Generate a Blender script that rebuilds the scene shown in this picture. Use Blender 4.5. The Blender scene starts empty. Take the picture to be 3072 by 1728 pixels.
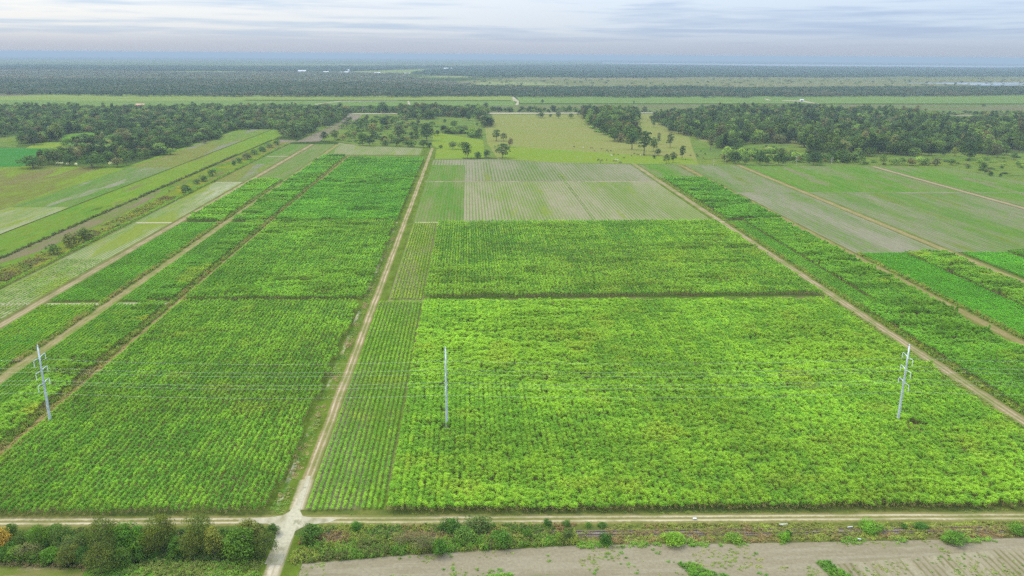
import bpy, bmesh, math, random
import numpy as np
from mathutils import Vector, Matrix

random.seed(7)
RNG = np.random.default_rng(11)
scene = bpy.context.scene
COL = scene.collection

# ------------------------------------------------------------------ camera
CAM_H = 120.0
F_PX, PITCH, ROLL, YAW = 2400.0, 0.284173, -0.0070424, 0.0551963
_F = np.array([math.cos(PITCH)*math.sin(YAW), math.cos(PITCH)*math.cos(YAW), -math.sin(PITCH)])
_R0 = np.array([math.cos(YAW), -math.sin(YAW), 0.0])
_U0 = np.cross(_R0, _F)
_R = math.cos(ROLL)*_R0 - math.sin(ROLL)*_U0
_U = math.sin(ROLL)*_R0 + math.cos(ROLL)*_U0
cam = bpy.data.cameras.new('camera')
cam.sensor_width = 36.0
cam.lens = 36.0*F_PX/3072.0
cam.clip_start = 1.0
cam.clip_end = 120000.0
camo = bpy.data.objects.new('camera', cam)
camo.matrix_world = Matrix(((_R[0], _U[0], -_F[0], 0), (_R[1], _U[1], -_F[1], 0), (_R[2], _U[2], -_F[2], CAM_H), (0, 0, 0, 1)))
COL.objects.link(camo)
scene.camera = camo

# ------------------------------------------------------------------ light and sky
SUN_EL, SUN_AZ = math.radians(55), math.radians(-60)     # azimuth from +Y towards +X
world = bpy.data.worlds.new('World')
scene.world = world
world.use_nodes = True
wn, wl = world.node_tree.nodes, world.node_tree.links
wn.clear()
def W(t, **k):
    n = wn.new(t)
    for a, b in k.items(): setattr(n, a, b)
    return n
def WM(op, a, b=None, c=None, clamp=False):
    n = wn.new('ShaderNodeMath'); n.operation = op; n.use_clamp = clamp
    for i, v in enumerate((a, b, c)):
        if v is None: continue
        if isinstance(v, (int, float)): n.inputs[i].default_value = v
        else: wl.new(v, n.inputs[i])
    return n.outputs[0]
def WMix(f, a, b):
    n = wn.new('ShaderNodeMix'); n.data_type = 'RGBA'
    for s, v in ((n.inputs[0], f), (n.inputs[6], a), (n.inputs[7], b)):
        if isinstance(v, (int, float)): s.default_value = v
        elif isinstance(v, tuple): s.default_value = (*v, 1)
        else: wl.new(v, s)
    return n.outputs[2]
def WRange(v, a, b, c, d):
    n = wn.new('ShaderNodeMapRange'); n.interpolation_type = 'SMOOTHSTEP'
    wl.new(v, n.inputs[0])
    for i, x in enumerate((a, b, c, d)): n.inputs[i+1].default_value = x
    return n.outputs[0]
tc = W('ShaderNodeTexCoord'); sep = W('ShaderNodeSeparateXYZ'); wl.new(tc.outputs['Generated'], sep.inputs[0])
dx, dy, dz = sep.outputs
zc = WM('MAXIMUM', dz, 0.0)
zw = WM('MULTIPLY', WM('DIVIDE', zc, WM('ADD', zc, 0.16)), 17.0)
cmb = W('ShaderNodeCombineXYZ')
wl.new(WM('MULTIPLY', dx, 3.6), cmb.inputs[0]); wl.new(WM('MULTIPLY', dy, 3.6), cmb.inputs[1]); wl.new(zw, cmb.inputs[2])
def wnoise(scale, detail, rough, dist, off):
    mp = W('ShaderNodeMapping'); mp.inputs['Location'].default_value = off; wl.new(cmb.outputs[0], mp.inputs[0])
    n = W('ShaderNodeTexNoise'); n.inputs['Scale'].default_value = scale; n.inputs['Detail'].default_value = detail
    n.inputs['Roughness'].default_value = rough; n.inputs['Distortion'].default_value = dist
    wl.new(mp.outputs[0], n.inputs['Vector']); return n.outputs['Fac']
n1 = wnoise(0.9, 4, 0.5, 0.5, (3.1, 0.4, 1.2))
n2 = wnoise(2.2, 4, 0.55, 0.3, (7.7, 2.4, 5.1))
sky = W('ShaderNodeTexSky', sky_type='NISHITA'); sky.sun_disc = False
sky.sun_elevation = SUN_EL; sky.sun_rotation = SUN_AZ; sky.altitude = 120; sky.air_density = 1.0; sky.dust_density = 2.0
side = WRange(dx, -0.75, 0.62, 0.0, 1.0)                  # paler to the left, greyer blue to the right
bright = WMix(side, (0.93, 0.925, 0.90), (0.59, 0.71, 0.86))
dull = WMix(side, (0.62, 0.73, 0.85), (0.44, 0.56, 0.75))
wisp = WRange(WM('ADD', WM('MULTIPLY', n1, 0.6), WM('MULTIPLY', n2, 0.4)), 0.38, 0.56, 0.0, 1.0)
cloud = WMix(wisp, dull, bright)
band = WRange(dz, 0.004, 0.032, 1.0, 0.0)                 # lilac band of murky air above the horizon
cloud = WMix(band, cloud, WMix(side, (0.60, 0.65, 0.75), (0.53, 0.615, 0.75)))
lum = WM('MULTIPLY_ADD', WM('POWER', zc, 0.85), 3.4, 1.0)  # overcast: the zenith is about three times the horizon
cs = W('ShaderNodeVectorMath', operation='SCALE'); wl.new(cloud, cs.inputs[0]); wl.new(lum, cs.inputs[3])
cs2 = W('ShaderNodeVectorMath', operation='SCALE'); wl.new(cs.outputs[0], cs2.inputs[0]); cs2.inputs[3].default_value = 6.0
mixs = WMix(0.93, sky.outputs[0], cs2.outputs[0])         # thin overcast in front of the clear sky
bg = W('ShaderNodeBackground'); wl.new(mixs, bg.inputs[0]); bg.inputs[1].default_value = 0.1
wo = W('ShaderNodeOutputWorld'); wl.new(bg.outputs[0], wo.inputs[0])
world.cycles.sampling_method = 'MANUAL'; world.cycles.sample_map_resolution = 512

sun = bpy.data.lights.new('sun', 'SUN'); sun.energy = 1.5; sun.angle = math.radians(14); sun.color = (1.0, 0.95, 0.87)
suno = bpy.data.objects.new('sun', sun)
_s = Vector((math.cos(SUN_EL)*math.sin(SUN_AZ), math.cos(SUN_EL)*math.cos(SUN_AZ), math.sin(SUN_EL)))
suno.rotation_euler = _s.to_track_quat('Z', 'Y').to_euler(); suno.location = (0, 0, 300)
COL.objects.link(suno)

scene.view_settings.view_transform = 'Standard'; scene.view_settings.look = 'None'
scene.view_settings.gamma = 1.0; scene.view_settings.use_curve_mapping = False
scene.view_settings.exposure = 0.55
scene.render.engine = 'CYCLES'
cy = scene.cycles
cy.max_bounces = 5; cy.diffuse_bounces = 2; cy.glossy_bounces = 1; cy.transmission_bounces = 2; cy.volume_bounces = 0
cy.transparent_max_bounces = 4; cy.caustics_reflective = False; cy.caustics_refractive = False
cy.use_adaptive_sampling = True; cy.adaptive_threshold = 0.006; cy.use_denoising = False

# ------------------------------------------------------------------ geometry of the view and of the ground
R_EARTH = 7.43e6                                          # with refraction
def gz(x, y): return -(x*x + y*y)/(2*R_EARTH)
TILE = dict(T1=(0, 150), T2=(1024, 150), T3=(2048, 150), T4=(0, 640), T5=(1024, 640), T6=(2048, 640), B1=(0, 1152), B2=(1024, 1152), B3=(2048, 1152))
K1 = 2576/1024; K2 = 2576/512; K3 = 2576/768
for i in range(6): TILE['Z%d' % (i+1)] = (512*i, 280)
for i in range(4): TILE['H%d' % (i+1)] = (768*i, 170)
TILE['F1'] = (0, 1500)
def src(t, x, y):
    k = {'Z': K2, 'H': K3}.get(t[0], K1); o = TILE[t]
    return o[0]+x/k, o[1]+y/k
def ground_at(px, py, h=0.0):
    """the point of the curved ground (plus h) that the photograph shows at this place"""
    d = _F*F_PX + _R*(px-1536) - _U*(py-864); d = d/np.linalg.norm(d)
    z = h
    t = 0
    for _ in range(30):
        if d[2] >= -1e-5: t = 40000; break
        t = (z-CAM_H)/d[2]; t = min(t, 41000)
        x, y = d[0]*t, d[1]*t
        z = gz(x, y)+h
    return float(d[0]*t), float(d[1]*t)
def A(t, x, y, h=0.0): return ground_at(*src(t, x, y), h)
def project(x, y, z):
    dx_, dy_, dz_ = x, y, z-CAM_H
    zz = dx_*_F[0]+dy_*_F[1]+dz_*_F[2]
    zz = np.where(zz > 1, zz, 1)
    u = 1536+F_PX*(dx_*_R[0]+dy_*_R[1]+dz_*_R[2])/zz
    v = 864-F_PX*(dx_*_U[0]+dy_*_U[1]+dz_*_U[2])/zz
    return u, v, zz
def in_view(x, y, z=0.0, m=0.13):
    u, v, zz = project(x, y, z)
    return (u > -3072*m) & (u < 3072*(1+m)) & (v < 1728*(1+m)) & (zz > 2)

_perm = np.random.default_rng(5).random(65536)
def vnoise(x, y, s=1.0, seed=0):
    x = np.asarray(x, float)/s+seed*17.31; y = np.asarray(y, float)/s+seed*9.77
    xi = np.floor(x).astype(np.int64); yi = np.floor(y).astype(np.int64)
    fx = x-xi; fy = y-yi; fx = fx*fx*(3-2*fx); fy = fy*fy*(3-2*fy)
    def hsh(a, b): return _perm[((a*73856093) ^ (b*19349663) ^ (seed*83492791)) & 65535]
    return (hsh(xi, yi)*(1-fx)+hsh(xi+1, yi)*fx)*(1-fy)+(hsh(xi, yi+1)*(1-fx)+hsh(xi+1, yi+1)*fx)*fy
def fbm(x, y, s, seed=0, o=3):
    r, a, t = 0, 1, 0
    for i in range(o):
        r = r+a*vnoise(x, y, s/2**i, seed+i*7); t += a; a *= 0.55
    return r/t
def smooth(v, a, b):
    t = np.clip((v-a)/(b-a), 0, 1); return t*t*(3-2*t)
def mixc(a, b, t):
    a = np.asarray(a, float); b = np.asarray(b, float); t = np.asarray(t)[..., None]
    return a*(1-t)+b*t
def in_poly(px, py, poly):
    c = np.zeros(len(px), bool); n = len(poly)
    for i in range(n):
        x1, y1 = poly[i]; x2, y2 = poly[(i+1) % n]
        if y1 == y2: continue
        k = ((y1 > py) != (y2 > py)) & (px < (x2-x1)*(py-y1)/(y2-y1)+x1)
        c ^= k
    return c

def tag(o, label=None, cat=None, group=None, kind=None):
    if label: o['label'] = label
    if cat: o['category'] = cat
    if group: o['group'] = group
    if kind: o['kind'] = kind
    return o
def link(name, me, parent=None):
    o = bpy.data.objects.new(name, me); COL.objects.link(o)
    if parent: o.parent = parent
    return o
def empty(name, loc, rz=0.0):
    o = bpy.data.objects.new(name, None); o.location = loc; o.rotation_euler = (0, 0, rz); o.empty_display_size = 0.5
    COL.objects.link(o); return o
def mesh_from(name, verts, faces, mat=None, sm=False):
    me = bpy.data.meshes.new(name); me.from_pydata([tuple(v) for v in verts], [], faces)
    if mat: me.materials.append(mat)
    if sm: me.polygons.foreach_set('use_smooth', [True]*len(me.polygons))
    me.update(); return me

# ------------------------------------------------------------------ materials
class NT:
    def __init__(s, name):
        s.m = bpy.data.materials.new(name); s.m.use_nodes = True; s.t = s.m.node_tree; s.t.nodes.clear()
        s.out = s.t.nodes.new('ShaderNodeOutputMaterial')
    def n(s, t): return s.t.nodes.new(t)
    def put(s, sock, v):
        if v is None: return
        if isinstance(v, (int, float)): sock.default_value = v
        elif isinstance(v, (tuple, list)): sock.default_value = (*v, 1) if len(sock.default_value) == 4 and len(v) == 3 else tuple(v)
        else: s.t.links.new(v, sock)
    def math(s, op, a, b=None, c=None, clamp=False):
        n = s.n('ShaderNodeMath'); n.operation = op; n.use_clamp = clamp
        for i, v in enumerate((a, b, c)): s.put(n.inputs[i], v)
        return n.outputs[0]
    def mix(s, f, a, b, mode='MIX'):
        n = s.n('ShaderNodeMix'); n.data_type = 'RGBA'; n.blend_type = mode
        s.put(n.inputs[0], f); s.put(n.inputs[6], a); s.put(n.inputs[7], b); return n.outputs[2]
    def rng(s, v, a, b, c=0.0, d=1.0):
        n = s.n('ShaderNodeMapRange'); n.interpolation_type = 'SMOOTHSTEP'
        s.put(n.inputs[0], v)
        for i, x in enumerate((a, b, c, d)): s.put(n.inputs[i+1], x)
        return n.outputs[0]
    def pos(s):
        g = s.n('ShaderNodeNewGeometry'); return g.outputs['Position']
    def xyz(s, v):
        n = s.n('ShaderNodeSeparateXYZ'); s.put(n.inputs[0], v); return n.outputs
    def noise(s, vec, scale, detail=3, rough=0.55, stretch=None, dist=0.0, off=(0, 0, 0)):
        if stretch or any(off):
            m = s.n('ShaderNodeMapping'); m.inputs['Scale'].default_value = stretch or (1, 1, 1); m.inputs['Location'].default_value = off
            s.put(m.inputs[0], vec); vec = m.outputs[0]
        n = s.n('ShaderNodeTexNoise'); n.inputs['Scale'].default_value = scale; n.inputs['Detail'].default_value = detail
        n.inputs['Roughness'].default_value = rough; n.inputs['Distortion'].default_value = dist
        s.put(n.inputs['Vector'], vec); return n.outputs['Fac']
    def attr(s, name, typ='GEOMETRY', out='Color'):
        n = s.n('ShaderNodeAttribute'); n.attribute_name = name; n.attribute_type = typ; return n.outputs[out]
    def bsdf(s, color, rough=0.9, spec=0.15, metal=0.0, bump=None, bstr=0.3, bdist=0.1, transl=0.0):
        p = s.n('ShaderNodeBsdfPrincipled'); s.put(p.inputs['Base Color'], color); s.put(p.inputs['Roughness'], rough)
        s.put(p.inputs['Specular IOR Level'], spec); s.put(p.inputs['Metallic'], metal)
        if bump is not None:
            b = s.n('ShaderNodeBump'); b.inputs['Strength'].default_value = bstr; b.inputs['Distance'].default_value = bdist
            s.put(b.inputs['Height'], bump); s.t.links.new(b.outputs[0], p.inputs['Normal'])
        o = p.outputs[0]
        if transl > 0:
            t = s.n('ShaderNodeBsdfTranslucent'); s.put(t.inputs[0], color)
            mx = s.n('ShaderNodeMixShader'); mx.inputs[0].default_value = transl
            s.t.links.new(o, mx.inputs[1]); s.t.links.new(t.outputs[0], mx.inputs[2]); o = mx.outputs[0]
        s.t.links.new(o, s.out.inputs['Surface']); return s.m

def leaf_mat(name, dry=(0.30, 0.20, 0.10), transl=0.28, spec=0.05, rough=0.7, gain=(1.35, 1.35, 0.95)):
    """leaves: each instance or object brings its own colour, each leaf its own tone, dead leaves turn to straw"""
    N = NT(name)
    c = N.attr('tcol', 'INSTANCER'); lv = N.attr('lv'); dr = N.attr('dry', 'GEOMETRY', 'Fac')
    col = N.mix(1.0, c, lv, 'MULTIPLY')
    col = N.mix(1.0, col, gain, 'MULTIPLY')
    col = N.mix(dr, col, dry)
    return N.bsdf(col, rough, spec, transl=transl)
M_CANE = leaf_mat('sugarcane_leaf', dry=(0.46, 0.32, 0.17), transl=0.36, spec=0.04, rough=0.7, gain=(1.72, 1.46, 0.68))
M_TREE = leaf_mat('tree_leaf', transl=0.2, gain=(1.22, 1.25, 0.72))
M_WEED = leaf_mat('weed_leaf', dry=(0.33, 0.24, 0.13))

def bark_mat(name, a, b):
    N = NT(name); p = N.pos(); f = N.noise(p, 3.0, 4, stretch=(1, 1, 0.3))
    return N.bsdf(N.mix(N.rng(f, 0.35, 0.65), a, b), 0.9, 0.1, bump=f, bstr=0.5, bdist=0.05)
M_BARK = bark_mat('bark', (0.10, 0.075, 0.055), (0.20, 0.165, 0.13))
M_BARE = bark_mat('bleached_wood', (0.34, 0.31, 0.28), (0.52, 0.49, 0.45))
M_TWIG = bark_mat('brown_twigs', (0.10, 0.08, 0.06), (0.19, 0.16, 0.12))

def ground_mat(name, soil, veg, soil2=None, veg2=None, cover=0.5, soft=0.22, rows=0.0, row_w=0.5, row_k=0.0, big=30.0, med=5.0, fine=1.2,
               along=1.0, across=1.0, accent=None, accent_cover=0.3, accent_scale=18.0, seed=0, bump=0.25, dots=0.0, rowamp_noise=0.5):
    """soil showing through vegetation: patches at three sizes, drawn out along the rows, planted rows at a real spacing"""
    fresh = lambda c: (c[0]*1.06, c[1]*1.16, c[2]*0.62) if c and c[1] > c[0]*1.04 else c
    veg, veg2, soil, soil2, accent = (fresh(c) for c in (veg, veg2, soil, soil2, accent))
    N = NT(name); p = N.pos(); X, Y, Z = N.xyz(p)
    st = (1.0/across, 1.0/along, 1.0); o = (seed*13.7, seed*5.3, 0)
    nb = N.noise(p, 1.0/big, 3, stretch=st, off=o)
    nm = N.noise(p, 1.0/med, 3, stretch=st, off=o)
    nf = N.noise(p, 1.0/fine, 3, 0.65, stretch=(1, 0.16, 1) if along >= 5 else None, off=o)
    s = N.math('ADD', N.math('MULTIPLY', nb, 0.42), N.math('ADD', N.math('MULTIPLY', nm, 0.33), N.math('MULTIPLY', nf, 0.25)))
    if rows:
        w = N.math('SINE', N.math('MULTIPLY', N.math('ADD', X, N.math('MULTIPLY', nm, 0.25)), 2*math.pi/rows))
        amp = N.math('MULTIPLY_ADD', N.rng(N.noise(p, 1/45.0, 2, stretch=(1, 0.25, 1), off=o), 0.35, 0.65), rowamp_noise, 1-rowamp_noise)
        s = N.math('ADD', s, N.math('MULTIPLY', N.math('MULTIPLY', w, row_k), amp))
    f = N.rng(s, (1-cover)*0.3+0.35-soft/2, (1-cover)*0.3+0.35+soft/2)
    cs_ = N.mix(N.rng(nb, 0.4, 0.6), soil, soil2) if soil2 else soil
    cv_ = N.mix(N.rng(N.noise(p, 1/(med*2.3), 3, stretch=st, off=(o[0]+50, o[1], 0)), 0.38, 0.62), veg, veg2) if veg2 else veg
    col = N.mix(f, cs_, cv_)
    if accent:
        na = N.noise(p, 1.0/accent_scale, 4, 0.6, stretch=st, off=(o[0]+200, o[1]+70, 0))
        col = N.mix(N.math('MULTIPLY', N.rng(na, 0.62-accent_cover*0.3, 0.72-accent_cover*0.3), 0.85), col, accent)
    g = N.math('MULTIPLY_ADD', nf, 0.7, 0.65)
    col = N.mix(1.0, col, (1.02, 1.02, 0.84), 'MULTIPLY')
    vs = N.n('ShaderNodeVectorMath'); vs.operation = 'SCALE'; N.put(vs.inputs[0], col); N.put(vs.inputs[3], N.math('MULTIPLY', g, 0.55))
    return N.bsdf(vs.outputs[0], 1.0, 0.0, bump=s, bstr=bump, bdist=0.5)

def road_mat(name, verge, tan, pale, c0, axis='X', slope=0.0, half=2.0, rut=0.9, rutw=0.38, grass_mid=0.5, pale_amt=0.5, solid=0.0, seed=0, wob=0.5, verge2=None):
    """a farm track: two pale wheel ruts in trodden ground with a grassy middle and ragged edges; c0 is where its middle runs"""
    N = NT(name); p = N.pos(); X, Y, Z = N.xyz(p)
    a, b = (X, Y) if axis == 'X' else (Y, X)
    nw = N.noise(p, 1/28.0, 2, off=(seed, 3, 0)); nf = N.noise(p, 1/1.1, 4, 0.65, off=(seed, 9, 0)); nm = N.noise(p, 1/5.0, 3, stretch=(1, .35, 1) if axis == 'X' else (.35, 1, 1), off=(seed*3, 1, 0))
    u = N.math('SUBTRACT', N.math('SUBTRACT', a, c0), N.math('MULTIPLY', b, slope))
    u = N.math('ADD', u, N.math('MULTIPLY', N.math('SUBTRACT', nw, 0.5), wob*3))
    u = N.math('ADD', u, N.math('MULTIPLY', N.math('SUBTRACT', nf, 0.5), 0.7))
    au = N.math('ABSOLUTE', u)
    road = N.rng(au, half*1.25, half*0.85)
    ruts = N.rng(N.math('ABSOLUTE', N.math('SUBTRACT', au, rut)), rutw*1.5, rutw*0.5)
    vg = N.mix(N.rng(nm, 0.35, 0.65), verge, verge2 or tuple(c*0.72 for c in verge))
    base = N.mix(N.math('MULTIPLY', N.rng(nm, 0.42, 0.6), grass_mid), tan, verge)
    col = N.mix(N.math('MULTIPLY', road, 0.95), vg, base)
    pa = N.math('MULTIPLY', N.math('MULTIPLY', N.math('MAXIMUM', ruts, solid), road), N.math('MULTIPLY_ADD', N.rng(nm, 0.3, 0.6, 1.0, 0.35), 1.0, 0.0))
    col = N.mix(N.math('MULTIPLY', pa, pale_amt), col, pale)
    vs = N.n('ShaderNodeVectorMath'); vs.operation = 'SCALE'; col = N.mix(1.0, col, (1.04, 1.0, 0.84), 'MULTIPLY'); N.put(vs.inputs[0], col); N.put(vs.inputs[3], N.math('MULTIPLY_ADD', nf, 0.44, 0.36))
    return N.bsdf(vs.outputs[0], 1.0, 0.0, bump=nf, bstr=0.35, bdist=0.15)

# ------------------------------------------------------------------ ground sheets
def sheet(name, poly, mat, z=0.03, cell=None, kind='structure', label=None):
    """a flat piece of land: polygon cut into cells so that it follows the curve of the earth"""
    bm = bmesh.new()
    f = bm.faces.new([bm.verts.new((x, y, 0)) for x, y in poly])
    xs = [p[0] for p in poly]; ys = [p[1] for p in poly]
    far = max(math.hypot(*p) for p in poly)
    cell = cell or max(60, far/12)
    for ax, lo, hi in ((0, min(xs), max(xs)), (1, min(ys), max(ys))):
        k = math.ceil(lo/cell)
        while k*cell < hi:
            co = [0, 0, 0]; co[ax] = k*cell; no = [0, 0, 0]; no[ax] = 1
            bmesh.ops.bisect_plane(bm, geom=bm.verts[:]+bm.edges[:]+bm.faces[:], plane_co=co, plane_no=no)
            k += 1
    bmesh.ops.triangulate(bm, faces=bm.faces[:])
    for v in bm.verts: v.co.z = gz(v.co.x, v.co.y)+z
    for f in bm.faces:
        if f.normal.z < 0: f.normal_flip()
    bm.normal_update()
    for f in bm.faces:
        if f.normal.z < 0: f.normal_flip()
    me = bpy.data.meshes.new(name); bm.to_mesh(me); bm.free(); me.materials.append(mat)
    o = link(name, me); tag(o, label, None, None, kind); return o
def rect(x0, x1, y0, y1): return [(x0, y0), (x1, y0), (x1, y1), (x0, y1)]

# general land out to the horizon
G_SOIL, G_GREEN, G_PALE = (0.20, 0.17, 0.12), (0.085, 0.17, 0.03), (0.16, 0.20, 0.06)
m_land = ground_mat('open_country', (0.11, 0.14, 0.05), (0.045, 0.085, 0.03), (0.17, 0.16, 0.09), (0.10, 0.15, 0.04), cover=0.55, big=420, med=70, fine=9, along=0.6, across=2.2, accent=(0.05, 0.08, 0.035), accent_cover=0.5, accent_scale=700, bump=0.1, seed=3)
verts, faces = [(0, 0, -0.0)], []
rings = [60*1.085**i for i in range(200) if 60*1.085**i < 41500]+[41500]
NS = 192
for r in rings:
    for k in range(NS):
        a_ = 2*math.pi*k/NS; x, y = r*math.cos(a_), r*math.sin(a_); verts.append((x, y, gz(x, y)))
for k in range(NS): faces.append((0, 1+k, 1+(k+1) % NS))
for i in range(len(rings)-1):
    for k in range(NS):
        a_ = 1+i*NS+k; b_ = 1+i*NS+(k+1) % NS; faces.append((a_, a_+NS, b_+NS, b_))
tag(link('ground', mesh_from('ground', verts, faces, m_land)), kind='structure')

# ---- materials of the land (real base colours)
GM = {}
GM['bare'] = ground_mat('bare_soil', (0.335, 0.285, 0.225), (0.15, 0.20, 0.05), (0.31, 0.26, 0.20), (0.10, 0.17, 0.03), cover=0.12, soft=0.14, big=14, med=4, fine=0.8, along=0.5, across=3.0, accent=(0.36, 0.31, 0.25), accent_cover=0.45, accent_scale=6, seed=1, bump=0.4)
GM['bare_rows'] = ground_mat('bare_soil_rows', (0.36, 0.31, 0.24), (0.22, 0.20, 0.10), (0.32, 0.27, 0.21), None, cover=0.3, soft=0.12, rows=1.63, row_k=0.11, big=20, med=3, fine=0.7, along=2.2, across=0.8, accent=(0.40, 0.35, 0.28), accent_cover=0.4, accent_scale=5, seed=2, bump=0.7)
GM['litter'] = ground_mat('cane_litter', (0.20, 0.17, 0.08), (0.11, 0.19, 0.035), (0.22, 0.18, 0.10), cover=0.6, big=20, med=3, fine=0.6, seed=4)
GM['verge'] = ground_mat('rough_grass', (0.22, 0.19, 0.09), (0.11, 0.19, 0.035), (0.17, 0.18, 0.06), (0.07, 0.13, 0.025), cover=0.62, big=14, med=3, fine=0.7, seed=5, bump=0.5)
GM['weedbed'] = ground_mat('weed_ground', (0.20, 0.15, 0.09), (0.12, 0.17, 0.035), (0.26, 0.20, 0.13), (0.07, 0.11, 0.025), cover=0.5, big=12, med=3, fine=0.7, along=1, across=2, seed=6, bump=0.6)
GM['mown'] = ground_mat('mown_grass', (0.26, 0.22, 0.10), (0.14, 0.18, 0.045), (0.30, 0.26, 0.13), (0.17, 0.20, 0.06), cover=0.55, big=16, med=3.5, fine=0.6, across=2.0, along=0.7, accent=(0.36, 0.31, 0.18), accent_cover=0.25, accent_scale=7, seed=7)
GM['lush'] = ground_mat('lush_grass', (0.20, 0.22, 0.06), (0.10, 0.23, 0.03), None, (0.15, 0.25, 0.05), cover=0.8, big=10, med=3, fine=0.7, seed=8, bump=0.6)
GM['young_soil'] = ground_mat('young_cane_soil', (0.29, 0.245, 0.165), (0.15, 0.21, 0.05), (0.24, 0.235, 0.11), None, cover=0.5, soft=0.2, big=25, med=5, fine=0.8, along=5, across=0.8, seed=9)
GM['sparse'] = ground_mat('sparse_cane_field', (0.345, 0.31, 0.225), (0.135, 0.21, 0.06), (0.30, 0.29, 0.18), (0.16, 0.23, 0.07), cover=0.42, soft=0.26, rows=2.45, row_k=0.15, big=60, med=10, fine=1.5, along=7, across=0.9, accent=(0.22, 0.25, 0.09), accent_cover=0.12, accent_scale=16, seed=10)
GM['sparse_far'] = ground_mat('sparse_cane_field_far', (0.31, 0.285, 0.215), (0.13, 0.19, 0.08), (0.27, 0.265, 0.18), None, cover=0.40, soft=0.3, rows=3.26, row_k=0.16, big=60, med=12, fine=1.8, along=6, across=1.0, accent=(0.21, 0.22, 0.09), accent_cover=0.1, accent_scale=18, seed=11)
GM['sparse_green'] = ground_mat('sparse_green_cane', (0.24, 0.24, 0.12), (0.10, 0.20, 0.045), None, (0.13, 0.215, 0.06), cover=0.58, soft=0.3, rows=2.45, row_k=0.10, big=40, med=10, fine=1.5, along=7, across=0.8, seed=12)
GM['streaky'] = ground_mat('streaky_cane_field', (0.27, 0.25, 0.185), (0.10, 0.195, 0.05), (0.225, 0.225, 0.14), (0.14, 0.215, 0.065), cover=0.52, soft=0.18, rows=3.26, row_k=0.085, big=34, med=2.6, fine=2.0, along=10.0, across=1.1, accent=(0.16, 0.19, 0.06), accent_cover=0.2, accent_scale=25, seed=13, bump=0.4)
GM['streaky_pale'] = ground_mat('streaky_pale_field', (0.30, 0.275, 0.22), (0.12, 0.20, 0.06), (0.25, 0.245, 0.18), (0.15, 0.21, 0.08), cover=0.38, soft=0.18, rows=3.26, row_k=0.085, big=34, med=2.6, fine=1.6, along=10.0, across=1.0, seed=14, bump=0.4)
GM['streaky_green'] = ground_mat('streaky_green_field', (0.24, 0.235, 0.14), (0.095, 0.20, 0.045), (0.19, 0.21, 0.10), (0.13, 0.22, 0.06), cover=0.56, soft=0.12, rows=3.26, row_k=0.085, big=34, med=2.6, fine=2.0, along=10.0, across=1.1, accent=(0.24, 0.22, 0.14), accent_cover=0.25, accent_scale=22, seed=15, bump=0.4)
GM['pale_strip'] = ground_mat('pale_weedy_strip', (0.50, 0.46, 0.40), (0.12, 0.22, 0.05), (0.36, 0.33, 0.23), (0.19, 0.24, 0.08), cover=0.50, soft=0.2, rows=1.95, row_k=0.2, big=50, med=2.6, fine=1.3, along=6, across=0.8, accent=(0.22, 0.25, 0.07), accent_cover=0.4, accent_scale=20, seed=16)
GM['pasture'] = ground_mat('dry_pasture', (0.30, 0.27, 0.11), (0.20, 0.25, 0.075), (0.31, 0.26, 0.13), (0.23, 0.26, 0.09), cover=0.48, soft=0.4, big=70, med=12, fine=3, along=0.8, across=3.2, seed=17)
GM['meadow'] = ground_mat('yellow_green_meadow', (0.24, 0.26, 0.07), (0.165, 0.265, 0.05), None, (0.20, 0.26, 0.06), cover=0.55, soft=0.4, big=60, med=12, fine=3, along=0.8, across=3, seed=18)
GM['rough'] = ground_mat('rough_meadow', (0.19, 0.20, 0.08), (0.11, 0.19, 0.05), (0.22, 0.21, 0.10), (0.15, 0.22, 0.06), cover=0.55, soft=0.3, big=55, med=10, fine=3, along=1, across=2, accent=(0.07, 0.10, 0.035), accent_cover=0.2, accent_scale=14, seed=19)
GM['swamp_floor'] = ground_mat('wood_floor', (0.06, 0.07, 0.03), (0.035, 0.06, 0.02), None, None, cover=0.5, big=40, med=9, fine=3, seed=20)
GM['olive'] = ground_mat('olive_field', (0.215, 0.175, 0.085), (0.16, 0.19, 0.05), (0.20, 0.19, 0.07), (0.18, 0.23, 0.05), cover=0.45, soft=0.3, big=60, med=4, fine=3, along=6, across=1.2, accent=(0.185, 0.25, 0.05), accent_cover=0.3, accent_scale=26, seed=21)
GM['light_green'] = ground_mat('light_green_grass', (0.20, 0.22, 0.07), (0.13, 0.235, 0.045), None, (0.18, 0.25, 0.055), cover=0.6, soft=0.3, big=50, med=3, fine=2, along=6, across=1, accent=(0.20, 0.17, 0.09), accent_cover=0.12, accent_scale=18, seed=22)
GM['lush_strip'] = ground_mat('fresh_green_grass', (0.19, 0.21, 0.07), (0.10, 0.225, 0.05), None, (0.14, 0.23, 0.05), cover=0.6, soft=0.3, big=50, med=3, fine=2, along=6, across=1, accent=(0.075, 0.13, 0.03), accent_cover=0.15, accent_scale=9, seed=23)
GM['mixed_strip'] = ground_mat('mixed_thin_field', (0.24, 0.23, 0.15), (0.095, 0.20, 0.055), (0.21, 0.21, 0.11), (0.14, 0.22, 0.06), cover=0.58, soft=0.25, rows=2.6, row_k=0.04, big=60, med=3.5, fine=2, along=7, across=1, accent=(0.30, 0.28, 0.23), accent_cover=0.25, accent_scale=20, seed=24)
GM['yellow_strip'] = ground_mat('yellow_thin_field', (0.24, 0.215, 0.075), (0.165, 0.23, 0.055), (0.20, 0.21, 0.12), (0.12, 0.20, 0.06), cover=0.5, soft=0.35, big=60, med=4, fine=2.5, along=5, across=1, accent=(0.25, 0.24, 0.20), accent_cover=0.2, accent_scale=34, seed=25)
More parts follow.
